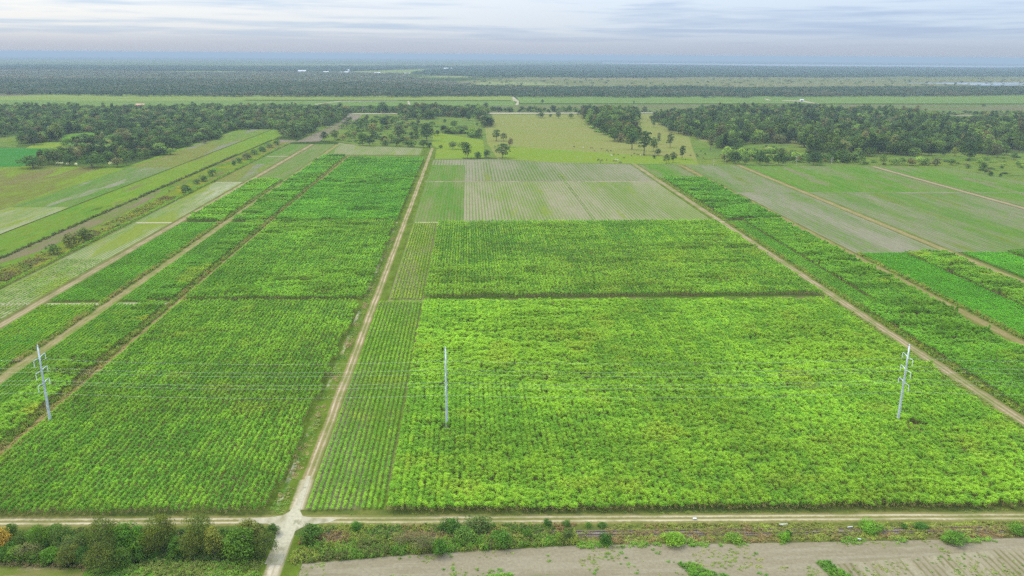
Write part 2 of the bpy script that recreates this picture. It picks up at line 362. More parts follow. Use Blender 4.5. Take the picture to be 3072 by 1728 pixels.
GM['brown_soil'] = ground_mat('brown_bare_strip', (0.235, 0.185, 0.13), (0.14, 0.18, 0.05), (0.26, 0.20, 0.14), (0.12, 0.20, 0.04), cover=0.4, big=30, med=6, fine=1.5, along=4, across=0.7, seed=26)
GM['yellow_weeds'] = ground_mat('flowering_weeds_ground', (0.20, 0.15, 0.085), (0.11, 0.20, 0.04), (0.17, 0.17, 0.06), (0.18, 0.22, 0.04), cover=0.65, big=35, med=6, fine=1.3, along=3, across=1, accent=(0.30, 0.26, 0.03), accent_cover=0.3, accent_scale=7, seed=27, bump=0.6)
GM['teal'] = ground_mat('blue_green_crop', (0.10, 0.19, 0.08), (0.045, 0.185, 0.06), None, (0.06, 0.20, 0.07), cover=0.75, soft=0.3, big=60, med=12, fine=3, along=0.6, across=3, seed=28)
GM['far_green'] = ground_mat('far_cane_green', (0.17, 0.21, 0.11), (0.15, 0.225, 0.11), None, (0.18, 0.25, 0.12), cover=0.6, soft=0.4, big=260, med=60, fine=14, along=0.7, across=3, seed=29, bump=0.1)
GM['far_light'] = ground_mat('far_cane_light', (0.24, 0.27, 0.13), (0.20, 0.25, 0.11), None, (0.24, 0.28, 0.13), cover=0.5, soft=0.4, big=260, med=60, fine=14, along=0.7, across=3, seed=30, bump=0.1)
GM['far_rough'] = ground_mat('far_rough_pasture', (0.22, 0.18, 0.12), (0.12, 0.19, 0.07), (0.19, 0.19, 0.10), (0.15, 0.20, 0.08), cover=0.5, soft=0.3, big=150, med=40, fine=9, along=0.7, across=2.6, accent=(0.06, 0.10, 0.04), accent_cover=0.15, accent_scale=26, seed=31, bump=0.1)
GM['marsh'] = ground_mat('marsh', (0.26, 0.22, 0.13), (0.17, 0.19, 0.09), (0.20, 0.20, 0.11), None, cover=0.5, soft=0.4, big=500, med=90, fine=16, along=0.7, across=4, seed=32, bump=0.1)
GM['far_land'] = ground_mat('far_land', (0.16, 0.17, 0.09), (0.10, 0.15, 0.05), (0.12, 0.15, 0.07), None, cover=0.5, soft=0.4, big=1500, med=300, fine=60, along=0.6, across=5, seed=33, bump=0.0)
GM['far_pale'] = ground_mat('far_pale_field', (0.30, 0.30, 0.17), (0.22, 0.27, 0.11), None, None, cover=0.5, soft=0.4, big=500, med=100, fine=30, along=0.6, across=4, seed=37, bump=0.0)
GM['plough'] = ground_mat('ploughed_earth', (0.27, 0.225, 0.19), (0.19, 0.20, 0.10), (0.24, 0.20, 0.16), None, cover=0.2, rows=5.0, row_k=0.04, big=60, med=10, fine=2, along=5, across=1, seed=34)
GM['pale_road'] = ground_mat('pale_road', (0.50, 0.45, 0.35), (0.38, 0.36, 0.26), None, None, cover=0.3, big=60, med=10, fine=2, seed=35)
GM['dark_edge'] = ground_mat('field_ditch', (0.06, 0.075, 0.03), (0.09, 0.12, 0.04), None, None, cover=0.4, big=20, med=6, fine=2, seed=36)
PALE, TAN = (0.52, 0.46, 0.38), (0.32, 0.25, 0.155)
VG, VY = (0.145, 0.215, 0.03), (0.24, 0.21, 0.08)
GM['main_track'] = road_mat('main_track', VG, (0.33, 0.265, 0.15), (0.60, 0.53, 0.42), -47.6, half=1.75, rut=0.8, rutw=0.30, grass_mid=0.55, pale_amt=0.85, seed=1, wob=0.35)
GM['main_track_pale'] = road_mat('main_track_limestone', VG, (0.42, 0.36, 0.26), (0.66, 0.60, 0.52), -47.9, half=1.9, rut=0.75, rutw=0.6, grass_mid=0.25, pale_amt=0.9, seed=2, wob=0.3)
GM['cross_track'] = road_mat('cross_track', (0.18, 0.20, 0.05), (0.27, 0.245, 0.11), (0.62, 0.56, 0.44), 189.0, axis='Y', slope=-0.033, half=2.3, rut=0.95, rutw=0.42, grass_mid=0.8, pale_amt=0.95, seed=3, wob=0.25, verge2=(0.10, 0.14, 0.035))
GM['right_track'] = road_mat('right_track', VG, (0.31, 0.25, 0.15), (0.52, 0.45, 0.34), 189.6, half=2.6, rut=0.9, rutw=0.4, grass_mid=0.6, pale_amt=0.85, seed=4, wob=0.3)
GM['left_track'] = road_mat('left_track', (0.20, 0.21, 0.08), (0.34, 0.28, 0.17), (0.50, 0.43, 0.33), -213.2, half=2.0, rut=0.9, rutw=0.3, grass_mid=0.6, pale_amt=0.7, seed=5, wob=0.3)
GM['grass_track'] = road_mat('grass_track', VG, (0.31, 0.265, 0.14), (0.42, 0.36, 0.22), -178.3, half=2.4, rut=0.9, rutw=0.4, grass_mid=0.6, pale_amt=0.5, seed=6, wob=0.3)
GM['tan_track'] = road_mat('tan_track', (0.19, 0.20, 0.06), (0.31, 0.225, 0.12), (0.40, 0.32, 0.18), -145.0, half=1.6, rut=0.5, rutw=0.8, grass_mid=0.5, pale_amt=0.4, seed=7, wob=0.7)
GM['track_b'] = road_mat('track_b', (0.19, 0.21, 0.055), (0.29, 0.24, 0.12), (0.38, 0.32, 0.19), 241.5, half=2.2, rut=0.9, rutw=0.4, grass_mid=0.5, pale_amt=0.4, seed=8, wob=0.3)
GM['track_c'] = road_mat('track_c', (0.20, 0.215, 0.06), (0.31, 0.26, 0.14), (0.42, 0.35, 0.22), 308.0, half=2.4, rut=0.9, rutw=0.5, grass_mid=0.35, pale_amt=0.5, seed=9, wob=0.3)
GM['track_d'] = road_mat('track_d', (0.17, 0.20, 0.08), (0.36, 0.29, 0.20), (0.44, 0.36, 0.26), 461.0, half=2.6, rut=0.9, rutw=0.5, grass_mid=0.1, pale_amt=0.5, seed=10, wob=0.6)
GM['crossing'] = ground_mat('limestone_gravel', (0.58, 0.53, 0.45), (0.34, 0.31, 0.20), (0.50, 0.45, 0.37), None, cover=0.28, soft=0.15, big=7, med=2.2, fine=.7, along=2, across=1, accent=(.36, .33, .25), accent_cover=.25, accent_scale=3, seed=44, bump=.5)
GM['rubble'] = ground_mat('limestone_rubble', (0.52, 0.46, 0.37), (0.12, 0.19, 0.04), (0.42, 0.34, 0.24), None, cover=0.66, soft=0.08, big=9, med=3, fine=.8, along=2.5, seed=45, bump=.6)
GM['water'] = None
N = NT('water'); GM['water'] = N.bsdf((0.10, 0.12, 0.13), 0.25, 0.5)

L1_, L2_, L3_ = 0.02, 0.05, 0.09
def S_(name, pts, mat, z=L1_): return sheet(name, [A(*p) for p in pts], GM[mat], z)
# far country, farthest first
S_('marsh', [('T3', -1200, 290), ('T3', 3400, 262), ('T3', 3400, 205), ('T3', 1000, 206), ('T3', -1200, 205), ('T3', -2000, 255)], 'marsh', 0.4)
S_('far_land', [('H1', -400, 86), ('H2', 2560, 98), ('H3', 860, 90), ('H3', 830, 60), ('H2', 2000, 38), ('H1', -400, 24)], 'far_land', 1.0)
S_('far_field', [('H2', 1000, 158), ('H2', 1600, 170), ('H2', 1960, 140), ('H2', 1900, 122), ('H2', 1400, 136), ('H2', 960, 150)], 'far_light', 0.6)
S_('far_field', [('H1', 1500, 150), ('H1', 2576, 160), ('H2', 0, 160), ('H2', 0, 151), ('H1', 2100, 146)], 'far_light', 0.6)
for q_ in ((('H1', -300, 48), ('H1', 1500, 50), ('H1', 1500, 44), ('H1', -300, 42)), (('H2', -200, 82), ('H2', 1250, 84), ('H2', 1250, 78), ('H2', -200, 76)), (('H2', 1500, 86), ('H3', 300, 92), ('H3', 300, 87), ('H2', 1500, 80)),
           (('H3', 1750, 134), ('H4', 0, 130), ('H4', 600, 134), ('H4', 600, 129), ('H3', 1750, 127)), (('H4', 1150, 209), ('H4', 2700, 208), ('H4', 2700, 201), ('H4', 1150, 203)), (('H2', 1570, 212), ('H2', 2000, 215), ('H2', 2400, 205), ('H2', 1900, 195)), (('H2', 500, 272), ('H2', 1000, 276), ('H2', 900, 264), ('H2', 520, 262)), (('H2', 2150, 290), ('H2', 2576, 296), ('H3', 500, 290), ('H3', 300, 262), ('H2', 2300, 255))):
    S_('far_field', q_, 'far_pale', 1.6)
S_('lake', [('H3', 900, 68), ('H4', 0, 92), ('H4', 1300, 100), ('H4', 3000, 118), ('H4', 3000, 96), ('H4', 0, 75), ('H3', 900, 60)], 'water', 1.5)
S_('river', [('H4', 1270, 268), ('H4', 1650, 272), ('H4', 2030, 284), ('H4', 2130, 292), ('H4', 2700, 293), ('H4', 2700, 283), ('H4', 2300, 280), ('H4', 2700, 270), ('H4', 2700, 262), ('H4', 1900, 262), ('H4', 1500, 266)], 'water', 0.8)
S_('far_pasture', [('T1', -300, 360), ('T1', 330, 340), ('T1', 480, 330), ('T1', 330, 318), ('T1', -300, 300)], 'far_rough', 0.25)
S_('far_cane_field', [('T1', -400, 440), ('T1', 1100, 422), ('T1', 2300, 420), ('T2', 500, 425), ('T2', 1330, 418), ('T2', 1300, 383), ('T2', 0, 383), ('T1', 1900, 378), ('T1', 900, 385), ('T1', -400, 376)], 'far_green', 0.25)
S_('far_cane_field', [('T1', -400, 376), ('T1', 900, 385), ('T1', 1900, 378), ('T2', 0, 383), ('T2', 1300, 383), ('T2', 1290, 345), ('T2', 0, 345), ('T1', 1200, 338), ('T1', -400, 326)], 'far_light', 0.2)
S_('far_cane_field', [('T2', 1345, 404), ('T3', 600, 404), ('T3', 1050, 408), ('T3', 2900, 405), ('T3', 2900, 340), ('T3', 1500, 345), ('T3', 0, 350), ('T2', 1310, 345), ('T2', 1345, 383)], 'far_green', 0.25)
S_('far_field_edge', [('T1', 1850, 383), ('T2', 1280, 385), ('T2', 1280, 380), ('T1', 1850, 377)], 'dark_edge', 0.5)
S_('far_field_edge', [('T2', 1330, 407), ('T3', 600, 409), ('T3', 1050, 410), ('T3', 2900, 409), ('T3', 2900, 404), ('T3', 1050, 405), ('T2', 1330, 403)], 'dark_edge', 0.5)
S_('far_track', [('T2', 1312, 418), ('T2', 1338, 418), ('T2', 1340, 385), ('T2', 1300, 355), ('T2', 1287, 355), ('T2', 1296, 385), ('T2', 1325, 392)], 'pale_road', 0.6)
S_('far_track', [('T2', 505, 420), ('T2', 524, 420), ('T2', 512, 386), ('T2', 498, 386)], 'pale_road', 0.6)
S_('far_track', [('T1', 2380, 415), ('T1', 2576, 390), ('T2', 420, 386), ('T2', 420, 384), ('T1', 2570, 386), ('T1', 2370, 411)], 'pale_road', 0.6)
S_('far_track', [('T3', 608, 367), ('T3', 640, 382), ('T3', 665, 382), ('T3', 640, 370)], 'pale_road', 0.6)
S_('far_track', [('T3', 750, 385), ('T3', 900, 391), ('T3', 1000, 408), ('T3', 1045, 412), ('T3', 920, 384), ('T3', 750, 381)], 'pale_road', 0.6)
S_('far_rough_pasture', [('T2', 400, 475), ('T3', 900, 475), ('T3', 2000, 505), ('T3', 3000, 490), ('T3', 3000, 410), ('T3', 1050, 411), ('T2', 1330, 408), ('T2', 400, 426)], 'far_rough', 0.2)
S_('far_road', [('T1', 2500, 487), ('T2', 380, 484), ('T2', 1140, 484), ('T3', 0, 478), ('T3', 400, 478), ('T3', 400, 474), ('T3', 0, 472), ('T2', 1140, 474), ('T1', 2500, 479)], 'pale_road', 0.3)
S_('far_road', [('T3', 1900, 495), ('T3', 2360, 499), ('T3', 2360, 496), ('T3', 1900, 492)], 'pale_road', 0.6)
# pastures and meadows of the middle distance
S_('rough_meadow', [('T2', -60, 690), ('T2', 160, 720), ('T2', 700, 742), ('T2', 1200, 823), ('T2', 1330, 820), ('T2', 1140, 490), ('T2', 0, 485), ('T1', 2500, 490), ('T1', 2300, 640), ('T1', 2450, 690)], 'rough', 0.02)
S_('pasture', [('T2', 1180, 822), ('T2', 1600, 852), ('T2', 2230, 860), ('T3', 430, 872), ('T3', 2050, 885), ('T3', 1000, 640), ('T3', 420, 500), ('T3', -100, 484), ('T2', 1140, 486), ('T2', 1080, 560), ('T2', 1100, 700)], 'pasture', 0.04)
S_('meadow', [('T2', 1200, 822), ('T2', 1600, 851), ('T2', 2230, 860), ('T3', 120, 868), ('T3', 60, 815), ('T2', 2200, 790), ('T2', 1800, 765), ('T2', 1500, 745), ('T2', 1270, 725)], 'meadow', 0.07)
S_('meadow', [('T3', 2000, 885), ('T3', 2900, 1060), ('T3', 3000, 790), ('T3', 2000, 770), ('T3', 1400, 780), ('T3', 700, 700), ('T3', 150, 690), ('T3', 40, 640), ('T3', 120, 868)], 'rough', 0.06)
S_('meadow', [('T2', 680, 720), ('T2', 920, 812), ('T2', 1080, 812), ('T2', 1070, 680), ('T2', 700, 620)], 'meadow', 0.05)
S_('far_plough', [('T2', 10, 560), ('T2', 70, 560), ('T2', 160, 490), ('T2', 60, 488), ('T2', 5, 520)], 'plough', 0.08)
# left-hand fields, in strips that run away from the viewer
sheet('olive_field', [(-368, 330), (-368, 885), (-560, 905), (-760, 860), (-760, 330)], GM['olive'], L1_)
sheet('field_strip', rect(-368, -319, 887, 1345), GM['yellow_strip'], L1_)
sheet('field_strip', rect(-368, -319, 652, 887), GM['mixed_strip'], L1_)
sheet('field_strip', rect(-368, -319, 330, 652), GM['pale_strip'], L1_)
sheet('grass_strip', rect(-319, -281, 300, 660), GM['lush_strip'], L1_)
sheet('grass_strip', rect(-319, -281, 660, 1345), GM['light_green'], L1_)
sheet('ditch_grass', [(-281, 300), (-264, 300), (-264, 480), (-266, 720), (-273, 760), (-281, 760)], GM['lush_strip'], L1_)
sheet('brown_strip', [(-281, 452), (-277, 458), (-273, 478), (-268, 500), (-266, 560), (-267, 640), (-270, 700), (-276, 730), (-281, 738)], GM['brown_soil'], L2_)
sheet('weed_strip', [(-270, 250), (-246, 250), (-246, 1180), (-278, 1180), (-281, 760), (-266, 720), (-264, 480)], GM['yellow_weeds'], L1_)
sheet('field_ditch', rect(-283.2, -281, 300, 1180), GM['dark_edge'], L2_)
sheet('field_ditch', rect(-319.8, -317.8, 300, 1345), GM['dark_edge'], L2_)
sheet('grass_baulk', rect(-372, -366, 330, 1345), GM['light_green'], L2_)
sheet('grass_baulk', rect(-250.5, -246, 250, 1150), GM['track_c'], L2_)
sheet('pale_field', rect(-246, -216, 250, 780), GM['pale_strip'], L1_)
sheet('pale_field', rect(-246, -216, 786, 915), GM['yellow_strip'], L1_)
sheet('pale_field', rect(-246, -216, 915, 1120), GM['sparse_green'], L1_)
for yc in (389.5, 588, 781.5, 984):
    sheet('cross_path', rect(-243, -214, yc-1.9, yc+1.9), GM['pale_road'], L2_+0.03)
S_('ploughed_corner', [('T1', 2105, 700), ('T1', 2410, 690), ('T1', 2470, 640), ('T1', 2576, 590), ('T2', 60, 560), ('T2', 0, 540), ('T1', 2400, 620), ('T1', 2240, 690), ('T1', 2110, 676)], 'plough', 0.1)
S_('green_crop', [('T1', -300, 890), ('T1', 160, 880), ('T1', 360, 800), ('T1', 500, 740), ('T1', 190, 738), ('T1', -300, 738)], 'teal', 0.03)
S_('yellow_field', [('T1', 190, 742), ('T1', 520, 742), ('T1', 640, 710), ('T1', 520, 695), ('T1', 400, 690), ('T1', 270, 705)], 'meadow', 0.04)
S_('wood_clearing', [('T1', -300, 735), ('T1', 120, 735), ('T1', 160, 660), ('T1', 210, 630), ('T1', 100, 650), ('T1', -300, 690)], 'rough', 0.03)
S_('wood_clearing', [('Z1', 1640, 735), ('Z1', 1850, 700), ('Z1', 2100, 600), ('Z1', 2290, 480), ('Z1', 2240, 430), ('Z1', 1880, 560), ('Z1', 1540, 660)], 'lush_strip', 0.05)
S_('wood_clearing', [('Z1', 930, 760), ('Z1', 1300, 755), ('Z1', 1520, 690), ('Z1', 1520, 590), ('Z1', 1200, 590), ('Z1', 940, 640)], 'lush_strip', 0.05)
S_('wood_clearing', [('T1', 470, 695), ('T1', 530, 698), ('T1', 640, 640), ('T1', 760, 590), ('T1', 540, 625)], 'rough', 0.03)
# cane land
sheet('cane_ground', rect(-216, -41, 190, 1010), GM['litter'], L1_)
sheet('cane_ground', [(-41, 188), (-41, 585), (190, 583), (190, 180)], GM['litter'], L1_)
sheet('cane_ground', [(190, 170), (190, 800), (241, 795), (241, 481), (460, 481), (460, 170)], GM['litter'], L1_)
sheet('thin_cane_field', rect(-216, -180, 790, 1120), GM['sparse_green'], L2_)
sheet('thin_cane_field', rect(-178, -150, 990, 1120), GM['sparse_green'], L2_)
S_('thin_cane_field', [('T2', -60, 790), ('T2', 640, 792), ('T2', 690, 745), ('T2', 150, 722), ('T2', -20, 700)], 'sparse', 0.06)
sheet('young_cane_ground', [(-45.6, 192), (-23.5, 192), (-23.5, 583), (-41.2, 583), (-41.2, 389), (-45.6, 387)], GM['young_soil'], L3_+0.02)
sheet('thin_cane_field', rect(-43, -4, 586, 781), GM['sparse_green'], L2_)
sheet('thin_cane_field', rect(-4, 187, 586, 781), GM['sparse'], L2_)
sheet('thin_cane_field', [(-43, 783.5), (187, 783.5), (190, 911), (98, 925), (35, 957), (-43, 953)], GM['sparse_far'], L2_)
sheet('thin_cane_field', rect(-43, -4, 783.5, 905), GM['sparse_green'], L2_+0.02)
S_('grass_corner', [('T2', 705, 824), ('T2', 915, 822), ('T2', 915, 757), ('T2', 715, 747)], 'meadow', 0.08)
sheet('thin_cane_field', [(192, 800), (241, 795), (241, 908), (192, 911)], GM['streaky_green'], L2_)
sheet('streaky_field', [(244, 483), (305.5, 483), (305.5, 709), (244, 711)], GM['streaky_pale'], L2_)
sheet('streaky_field', [(244, 711), (305.5, 709), (305.5, 905), (244, 908)], GM['streaky'], L2_)
sheet('streaky_field', [(310.5, 483), (458, 483), (458, 712), (310.5, 709)], GM['streaky'], L2_)
sheet('streaky_field', [(310.5, 709), (458, 712), (458, 894), (310.5, 905)], GM['streaky_green'], L2_)
sheet('streaky_field', [(464, 483), (900, 483), (900, 690), (464, 712)], GM['streaky_green'], L2_)
sheet('streaky_field', [(464, 712), (900, 690), (760, 745), (640, 835), (552, 884), (464, 894)], GM['streaky_green'], L2_)
sheet('bare_path', [(244, 708), (460, 708), (900, 690), (900, 695), (460, 715), (244, 715)], GM['streaky_pale'], L3_)
sheet('bare_path', rect(-43, 187, 779.8, 785.0), GM['bare_rows'], L3_)
# tracks
sheet('limestone_rubble', rect(-54.0, -52.6, 196, 590), GM['rubble'], L3_+0.015)
sheet('dirt_road', rect(-60, -41.5, 212, 1075), GM['main_track'], L3_)
sheet('dirt_road', rect(-60, -41.5, 150, 212), GM['main_track_pale'], L3_+0.01)
sheet('dirt_road', [(-260, 187.0), (-56, 185.5), (-41, 183.0), (170, 177.6), (300, 174), (300, 192), (170, 191.3), (-20, 195), (-56, 196), (-260, 200)], GM['cross_track'], L3_+0.03)
sheet('limestone_crossing', [(-50.6, 171.5), (-46.2, 171.0), (-46.2, 178), (-46.0, 185.4), (-43.5, 188.2), (-38.0, 189.0), (-36.0, 190.6), (-41.5, 191.3), (-45.4, 192.4), (-46.6, 195), (-47.0, 199), (-46.9, 207), (-47.3, 214), (-48.2, 214), (-48.3, 207), (-48.6, 199), (-49.4, 195), (-50.9, 193), (-54.5, 192.2), (-62, 192.2), (-62, 189.8), (-54, 189.2), (-51.0, 187.0), (-50.3, 179)], GM['crossing'], L3_+0.06)
sheet('dirt_road', [(183, 171), (193.5, 171), (194, 915), (185, 915)], GM['right_track'], L3_)
sheet('dirt_road', rect(-217.5, -209, 230, 1120), GM['left_track'], L3_)
sheet('grass_track', rect(-182, -174.5, 230, 1120), GM['grass_track'], L3_)
sheet('grass_track', rect(-149, -142, 190, 990), GM['tan_track'], L3_)
sheet('grass_track', rect(236.5, 246, 230, 905), GM['track_b'], L3_)
sheet('grass_track', rect(304, 312.5, 330, 905), GM['track_c'], L3_)
sheet('dirt_road', rect(456, 466, 420, 893), GM['track_d'], L3_+0.02)
sheet('cross_path', rect(-40, -22, 583.0, 586.5), GM['pale_road'], L3_+0.04)
sheet('cross_path', rect(187, 192, 581, 584), GM['pale_road'], L3_+0.05)
sheet('cane_gap', rect(-142, 187, 384.5, 391), GM['verge'], L2_)
sheet('cane_gap', rect(-209, -150, 386.5, 390), GM['pale_road'], L2_)
sheet('cane_gap', rect(-209, -56, 584, 590), GM['young_soil'], L2_)
# the strip in front
sheet('bare_field', [(-45, 90), (-45, 171), (-20, 173.5), (27, 176.2), (75, 175.0), (145, 174.3), (320, 168), (320, 90)], GM['bare'], L1_)
sheet('bare_rows', [(72, 90), (84, 165.0), (150, 171.0), (320, 165), (320, 90)], GM['bare_rows'], L2_)
sheet('weed_ground', [(-44.5, 171), (-20, 173.5), (27, 176.2), (75, 175.0), (145, 174.3), (320, 168), (320, 176.5), (145, 181.9), (27, 185.9), (-44.5, 188.1)], GM['weedbed'], L2_)
sheet('mown_grass', [(-260, 90), (-88, 90), (-93, 171.5), (-126, 176), (-260, 180)], GM['mown'], L1_)
sheet('lush_grass', [(-88, 90), (-50, 90), (-51, 173), (-93, 173)], GM['lush'], L1_)
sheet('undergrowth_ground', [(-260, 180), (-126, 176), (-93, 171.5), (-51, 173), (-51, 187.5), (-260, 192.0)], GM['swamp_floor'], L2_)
TILE['F2'] = (420, 1500); TILE['G1'] = (820, 1500); TILE['G2'] = (1500, 1550)
_KT = dict(F1=2576/420, F2=2576/420, G1=2576/580, G2=2576/700)
def tk(t): return _KT.get(t) or {'Z': K2, 'H': K3}.get(t[0], K1)
def src(t, x, y):
    o = TILE[t]; k = tk(t); return o[0]+x/k, o[1]+y/k

# ------------------------------------------------------------------ leaf geometry
def finish(name, V, Fc, LV, DR, mats, midx=None, sm=False):
    me = bpy.data.meshes.new(name); me.from_pydata([tuple(map(float, v)) for v in V], [], Fc)
    a = me.attributes.new('lv', 'FLOAT_COLOR', 'POINT'); a.data.foreach_set('color', np.array([(l[0], l[1], l[2], 1.0) for l in LV], float).ravel())
    d = me.attributes.new('dry', 'FLOAT', 'POINT'); d.data.foreach_set('value', np.array(DR, float))
    for m in mats: me.materials.append(m)
    if midx is not None: me.polygons.foreach_set('material_index', midx)
    me.update(); return me
def blade(V, Fc, LV, DR, p, az, el, L, w, droop, lv, dry, twist=0.0):
    dx_, dy_ = math.cos(az), math.sin(az); sx, sy = -dy_, dx_
    n0 = len(V); x, y, z = p; e = el
    for i, wk in enumerate((0.55, 1.0, 0.75)):
        cz = math.sin(twist)*w*wk/2
        V.append((x+sx*w*wk/2, y+sy*w*wk/2, z+cz)); V.append((x-sx*w*wk/2, y-sy*w*wk/2, z-cz))
        s = L/3; x += dx_*math.cos(e)*s; y += dy_*math.cos(e)*s; z += math.sin(e)*s; e -= droop
    V.append((x, y, z))
    Fc += [(n0, n0+1, n0+3, n0+2), (n0+2, n0+3, n0+5, n0+4), (n0+4, n0+5, n0+6)]
    for k in range(7): LV.append(lv); DR.append(dry)
def cane_proto(seed, wid=0.62, lng=1.0, stalks=11, h=2.6, leafL=0.92, leafw=0.074, perst=9, dryn=24, up=(0.85, 1.5), dr=(0.42, 0.9)):
    """a clump of cane: arching leaves that make a rounded top, straw-coloured dead leaves hanging below"""
    r = random.Random(seed); V, Fc, LV, DR = [], [], [], []
    for i in range(stalks):
        px = r.gauss(0, wid*0.30); py = r.gauss(0, lng*0.26); a0 = r.uniform(0, 6.28)
        hh = h*(1.03-0.30*min(1.5, (px*px/(wid*wid)+py*py/(lng*lng))*2.2))*r.uniform(0.93, 1.05)
        for k in range(perst):
            t = r.uniform(0.82, 1.22); g = r.uniform(-0.05, 0.10)
            blade(V, Fc, LV, DR, (px, py, hh*r.uniform(0.80, 1.0)), a0+k*2.4+r.gauss(0, .3), r.uniform(*up), leafL*r.uniform(0.7, 1.15), leafw*r.uniform(.8, 1.2), r.uniform(*dr), (t*(1+g), t, t*(1-g*1.5)), 0.85 if r.random() < 0.02 else 0.0, r.uniform(-.8, .8))
    for i in range(dryn):
        t = r.uniform(0.6, 1.2)
        blade(V, Fc, LV, DR, (r.gauss(0, wid*.22), r.gauss(0, lng*.28), h*r.uniform(0.25, 0.72)), r.uniform(0, 6.28), r.uniform(-0.3, 0.7), leafL*r.uniform(.4, .7), leafw*0.8, 0.8, (t, t, t), r.choice((1.0, 0.9, 0.5)), r.uniform(-1, 1))
    return V, Fc, LV, DR
PROTO = {}
def proto_collection(key, meshes):
    c = bpy.data.collections.new('source_'+key)
    for i, me in enumerate(meshes):
        o = bpy.data.objects.new('source_%s_%02d' % (key, i), me); c.objects.link(o)
    PROTO[key] = (c, len(meshes)); return c
proto_collection('tall_cane', [finish('tall_cane_clump', *cane_proto(s), [M_CANE]) for s in range(8)])
proto_collection('young_cane', [finish('young_cane_clump', *cane_proto(100+s, wid=0.42, lng=0.9, h=0.95, stalks=10, leafL=0.72, leafw=0.065, perst=7, dryn=2, up=(.6, 1.45), dr=(.35, .8)), [M_CANE]) for s in range(6)])
def weed_proto(seed, n=46, L=0.6, w=0.07, spread=0.55, leafy=0.5):
    r = random.Random(seed); V, Fc, LV, DR = [], [], [], []
    for i in range(n):
        t = r.uniform(0.7, 1.3); a_ = r.uniform(0, 6.28); q = abs(r.gauss(0, spread*.6))
        z = 0.5*max(0, 1-(q/spread)**2)*r.random()*leafy*1.6
        blade(V, Fc, LV, DR, (q*math.cos(a_), q*math.sin(a_), z), r.uniform(0, 6.28), r.uniform(0.2, 1.4), L*r.uniform(.5, 1.1), w*r.uniform(.8, 2.0), r.uniform(.2, .8), (t, t, t*r.uniform(.8, 1.1)), 1.0 if r.random() < 0.1 else 0.0, r.uniform(-1, 1))
    return V, Fc, LV, DR
proto_collection('weeds', [finish('weed_tuft', *weed_proto(200+s), [M_WEED]) for s in range(5)])

# geometry-nodes scatter: one object per mass of plants, every clump with its own place, turn, size and colour
def scatter_group(key):
    name = 'scatter_'+key
    if name in bpy.data.node_groups: return bpy.data.node_groups[name]
    g = bpy.data.node_groups.new(name, 'GeometryNodeTree')
    g.interface.new_socket('Geometry', in_out='INPUT', socket_type='NodeSocketGeometry')
    g.interface.new_socket('Geometry', in_out='OUTPUT', socket_type='NodeSocketGeometry')
    n = g.nodes; l = g.links
    gi = n.new('NodeGroupInput'); go = n.new('NodeGroupOutput'); ip = n.new('GeometryNodeInstanceOnPoints')
    ci = n.new('GeometryNodeCollectionInfo'); ci.inputs['Collection'].default_value = PROTO[key][0]
    ci.inputs['Separate Children'].default_value = True; ci.inputs['Reset Children'].default_value = True
    def na(nm, ty):
        a = n.new('GeometryNodeInputNamedAttribute'); a.data_type = ty; a.inputs['Name'].default_value = nm; return a.outputs['Attribute']
    l.new(gi.outputs[0], ip.inputs['Points']); l.new(ci.outputs[0], ip.inputs['Instance']); ip.inputs['Pick Instance'].default_value = True
    l.new(na('var', 'INT'), ip.inputs['Instance Index'])
    e = n.new('FunctionNodeEulerToRotation'); l.new(na('rot', 'FLOAT_VECTOR'), e.inputs[0]); l.new(e.outputs[0], ip.inputs['Rotation'])
    l.new(na('scl', 'FLOAT_VECTOR'), ip.inputs['Scale']); l.new(ip.outputs[0], go.inputs[0]); return g
def scatter(name, key, P, rot, scl, colr, label=None, cat=None, group=None, kind='stuff'):
    n = len(P)
    me = bpy.data.meshes.new(name); me.vertices.add(n); me.vertices.foreach_set('co', np.ascontiguousarray(P, np.float32).ravel())
    for nm, ty, fld, v in (('rot', 'FLOAT_VECTOR', 'vector', rot), ('scl', 'FLOAT_VECTOR', 'vector', scl)):
        a = me.attributes.new(nm, ty, 'POINT'); a.data.foreach_set(fld, np.ascontiguousarray(v, np.float32).ravel())
    c4 = np.ones((n, 4), np.float32); c4[:, :3] = np.clip(colr, 0, 1)
    a = me.attributes.new('tcol', 'FLOAT_COLOR', 'POINT'); a.data.foreach_set('color', c4.ravel())
    a = me.attributes.new('var', 'INT', 'POINT'); a.data.foreach_set('value', RNG.integers(0, PROTO[key][1], n).astype(np.int32))
    me.update()
    o = link(name, me); md = o.modifiers.new('plants', 'NODES'); md.node_group = scatter_group(key)
    tag(o, label, cat, group, kind); return o

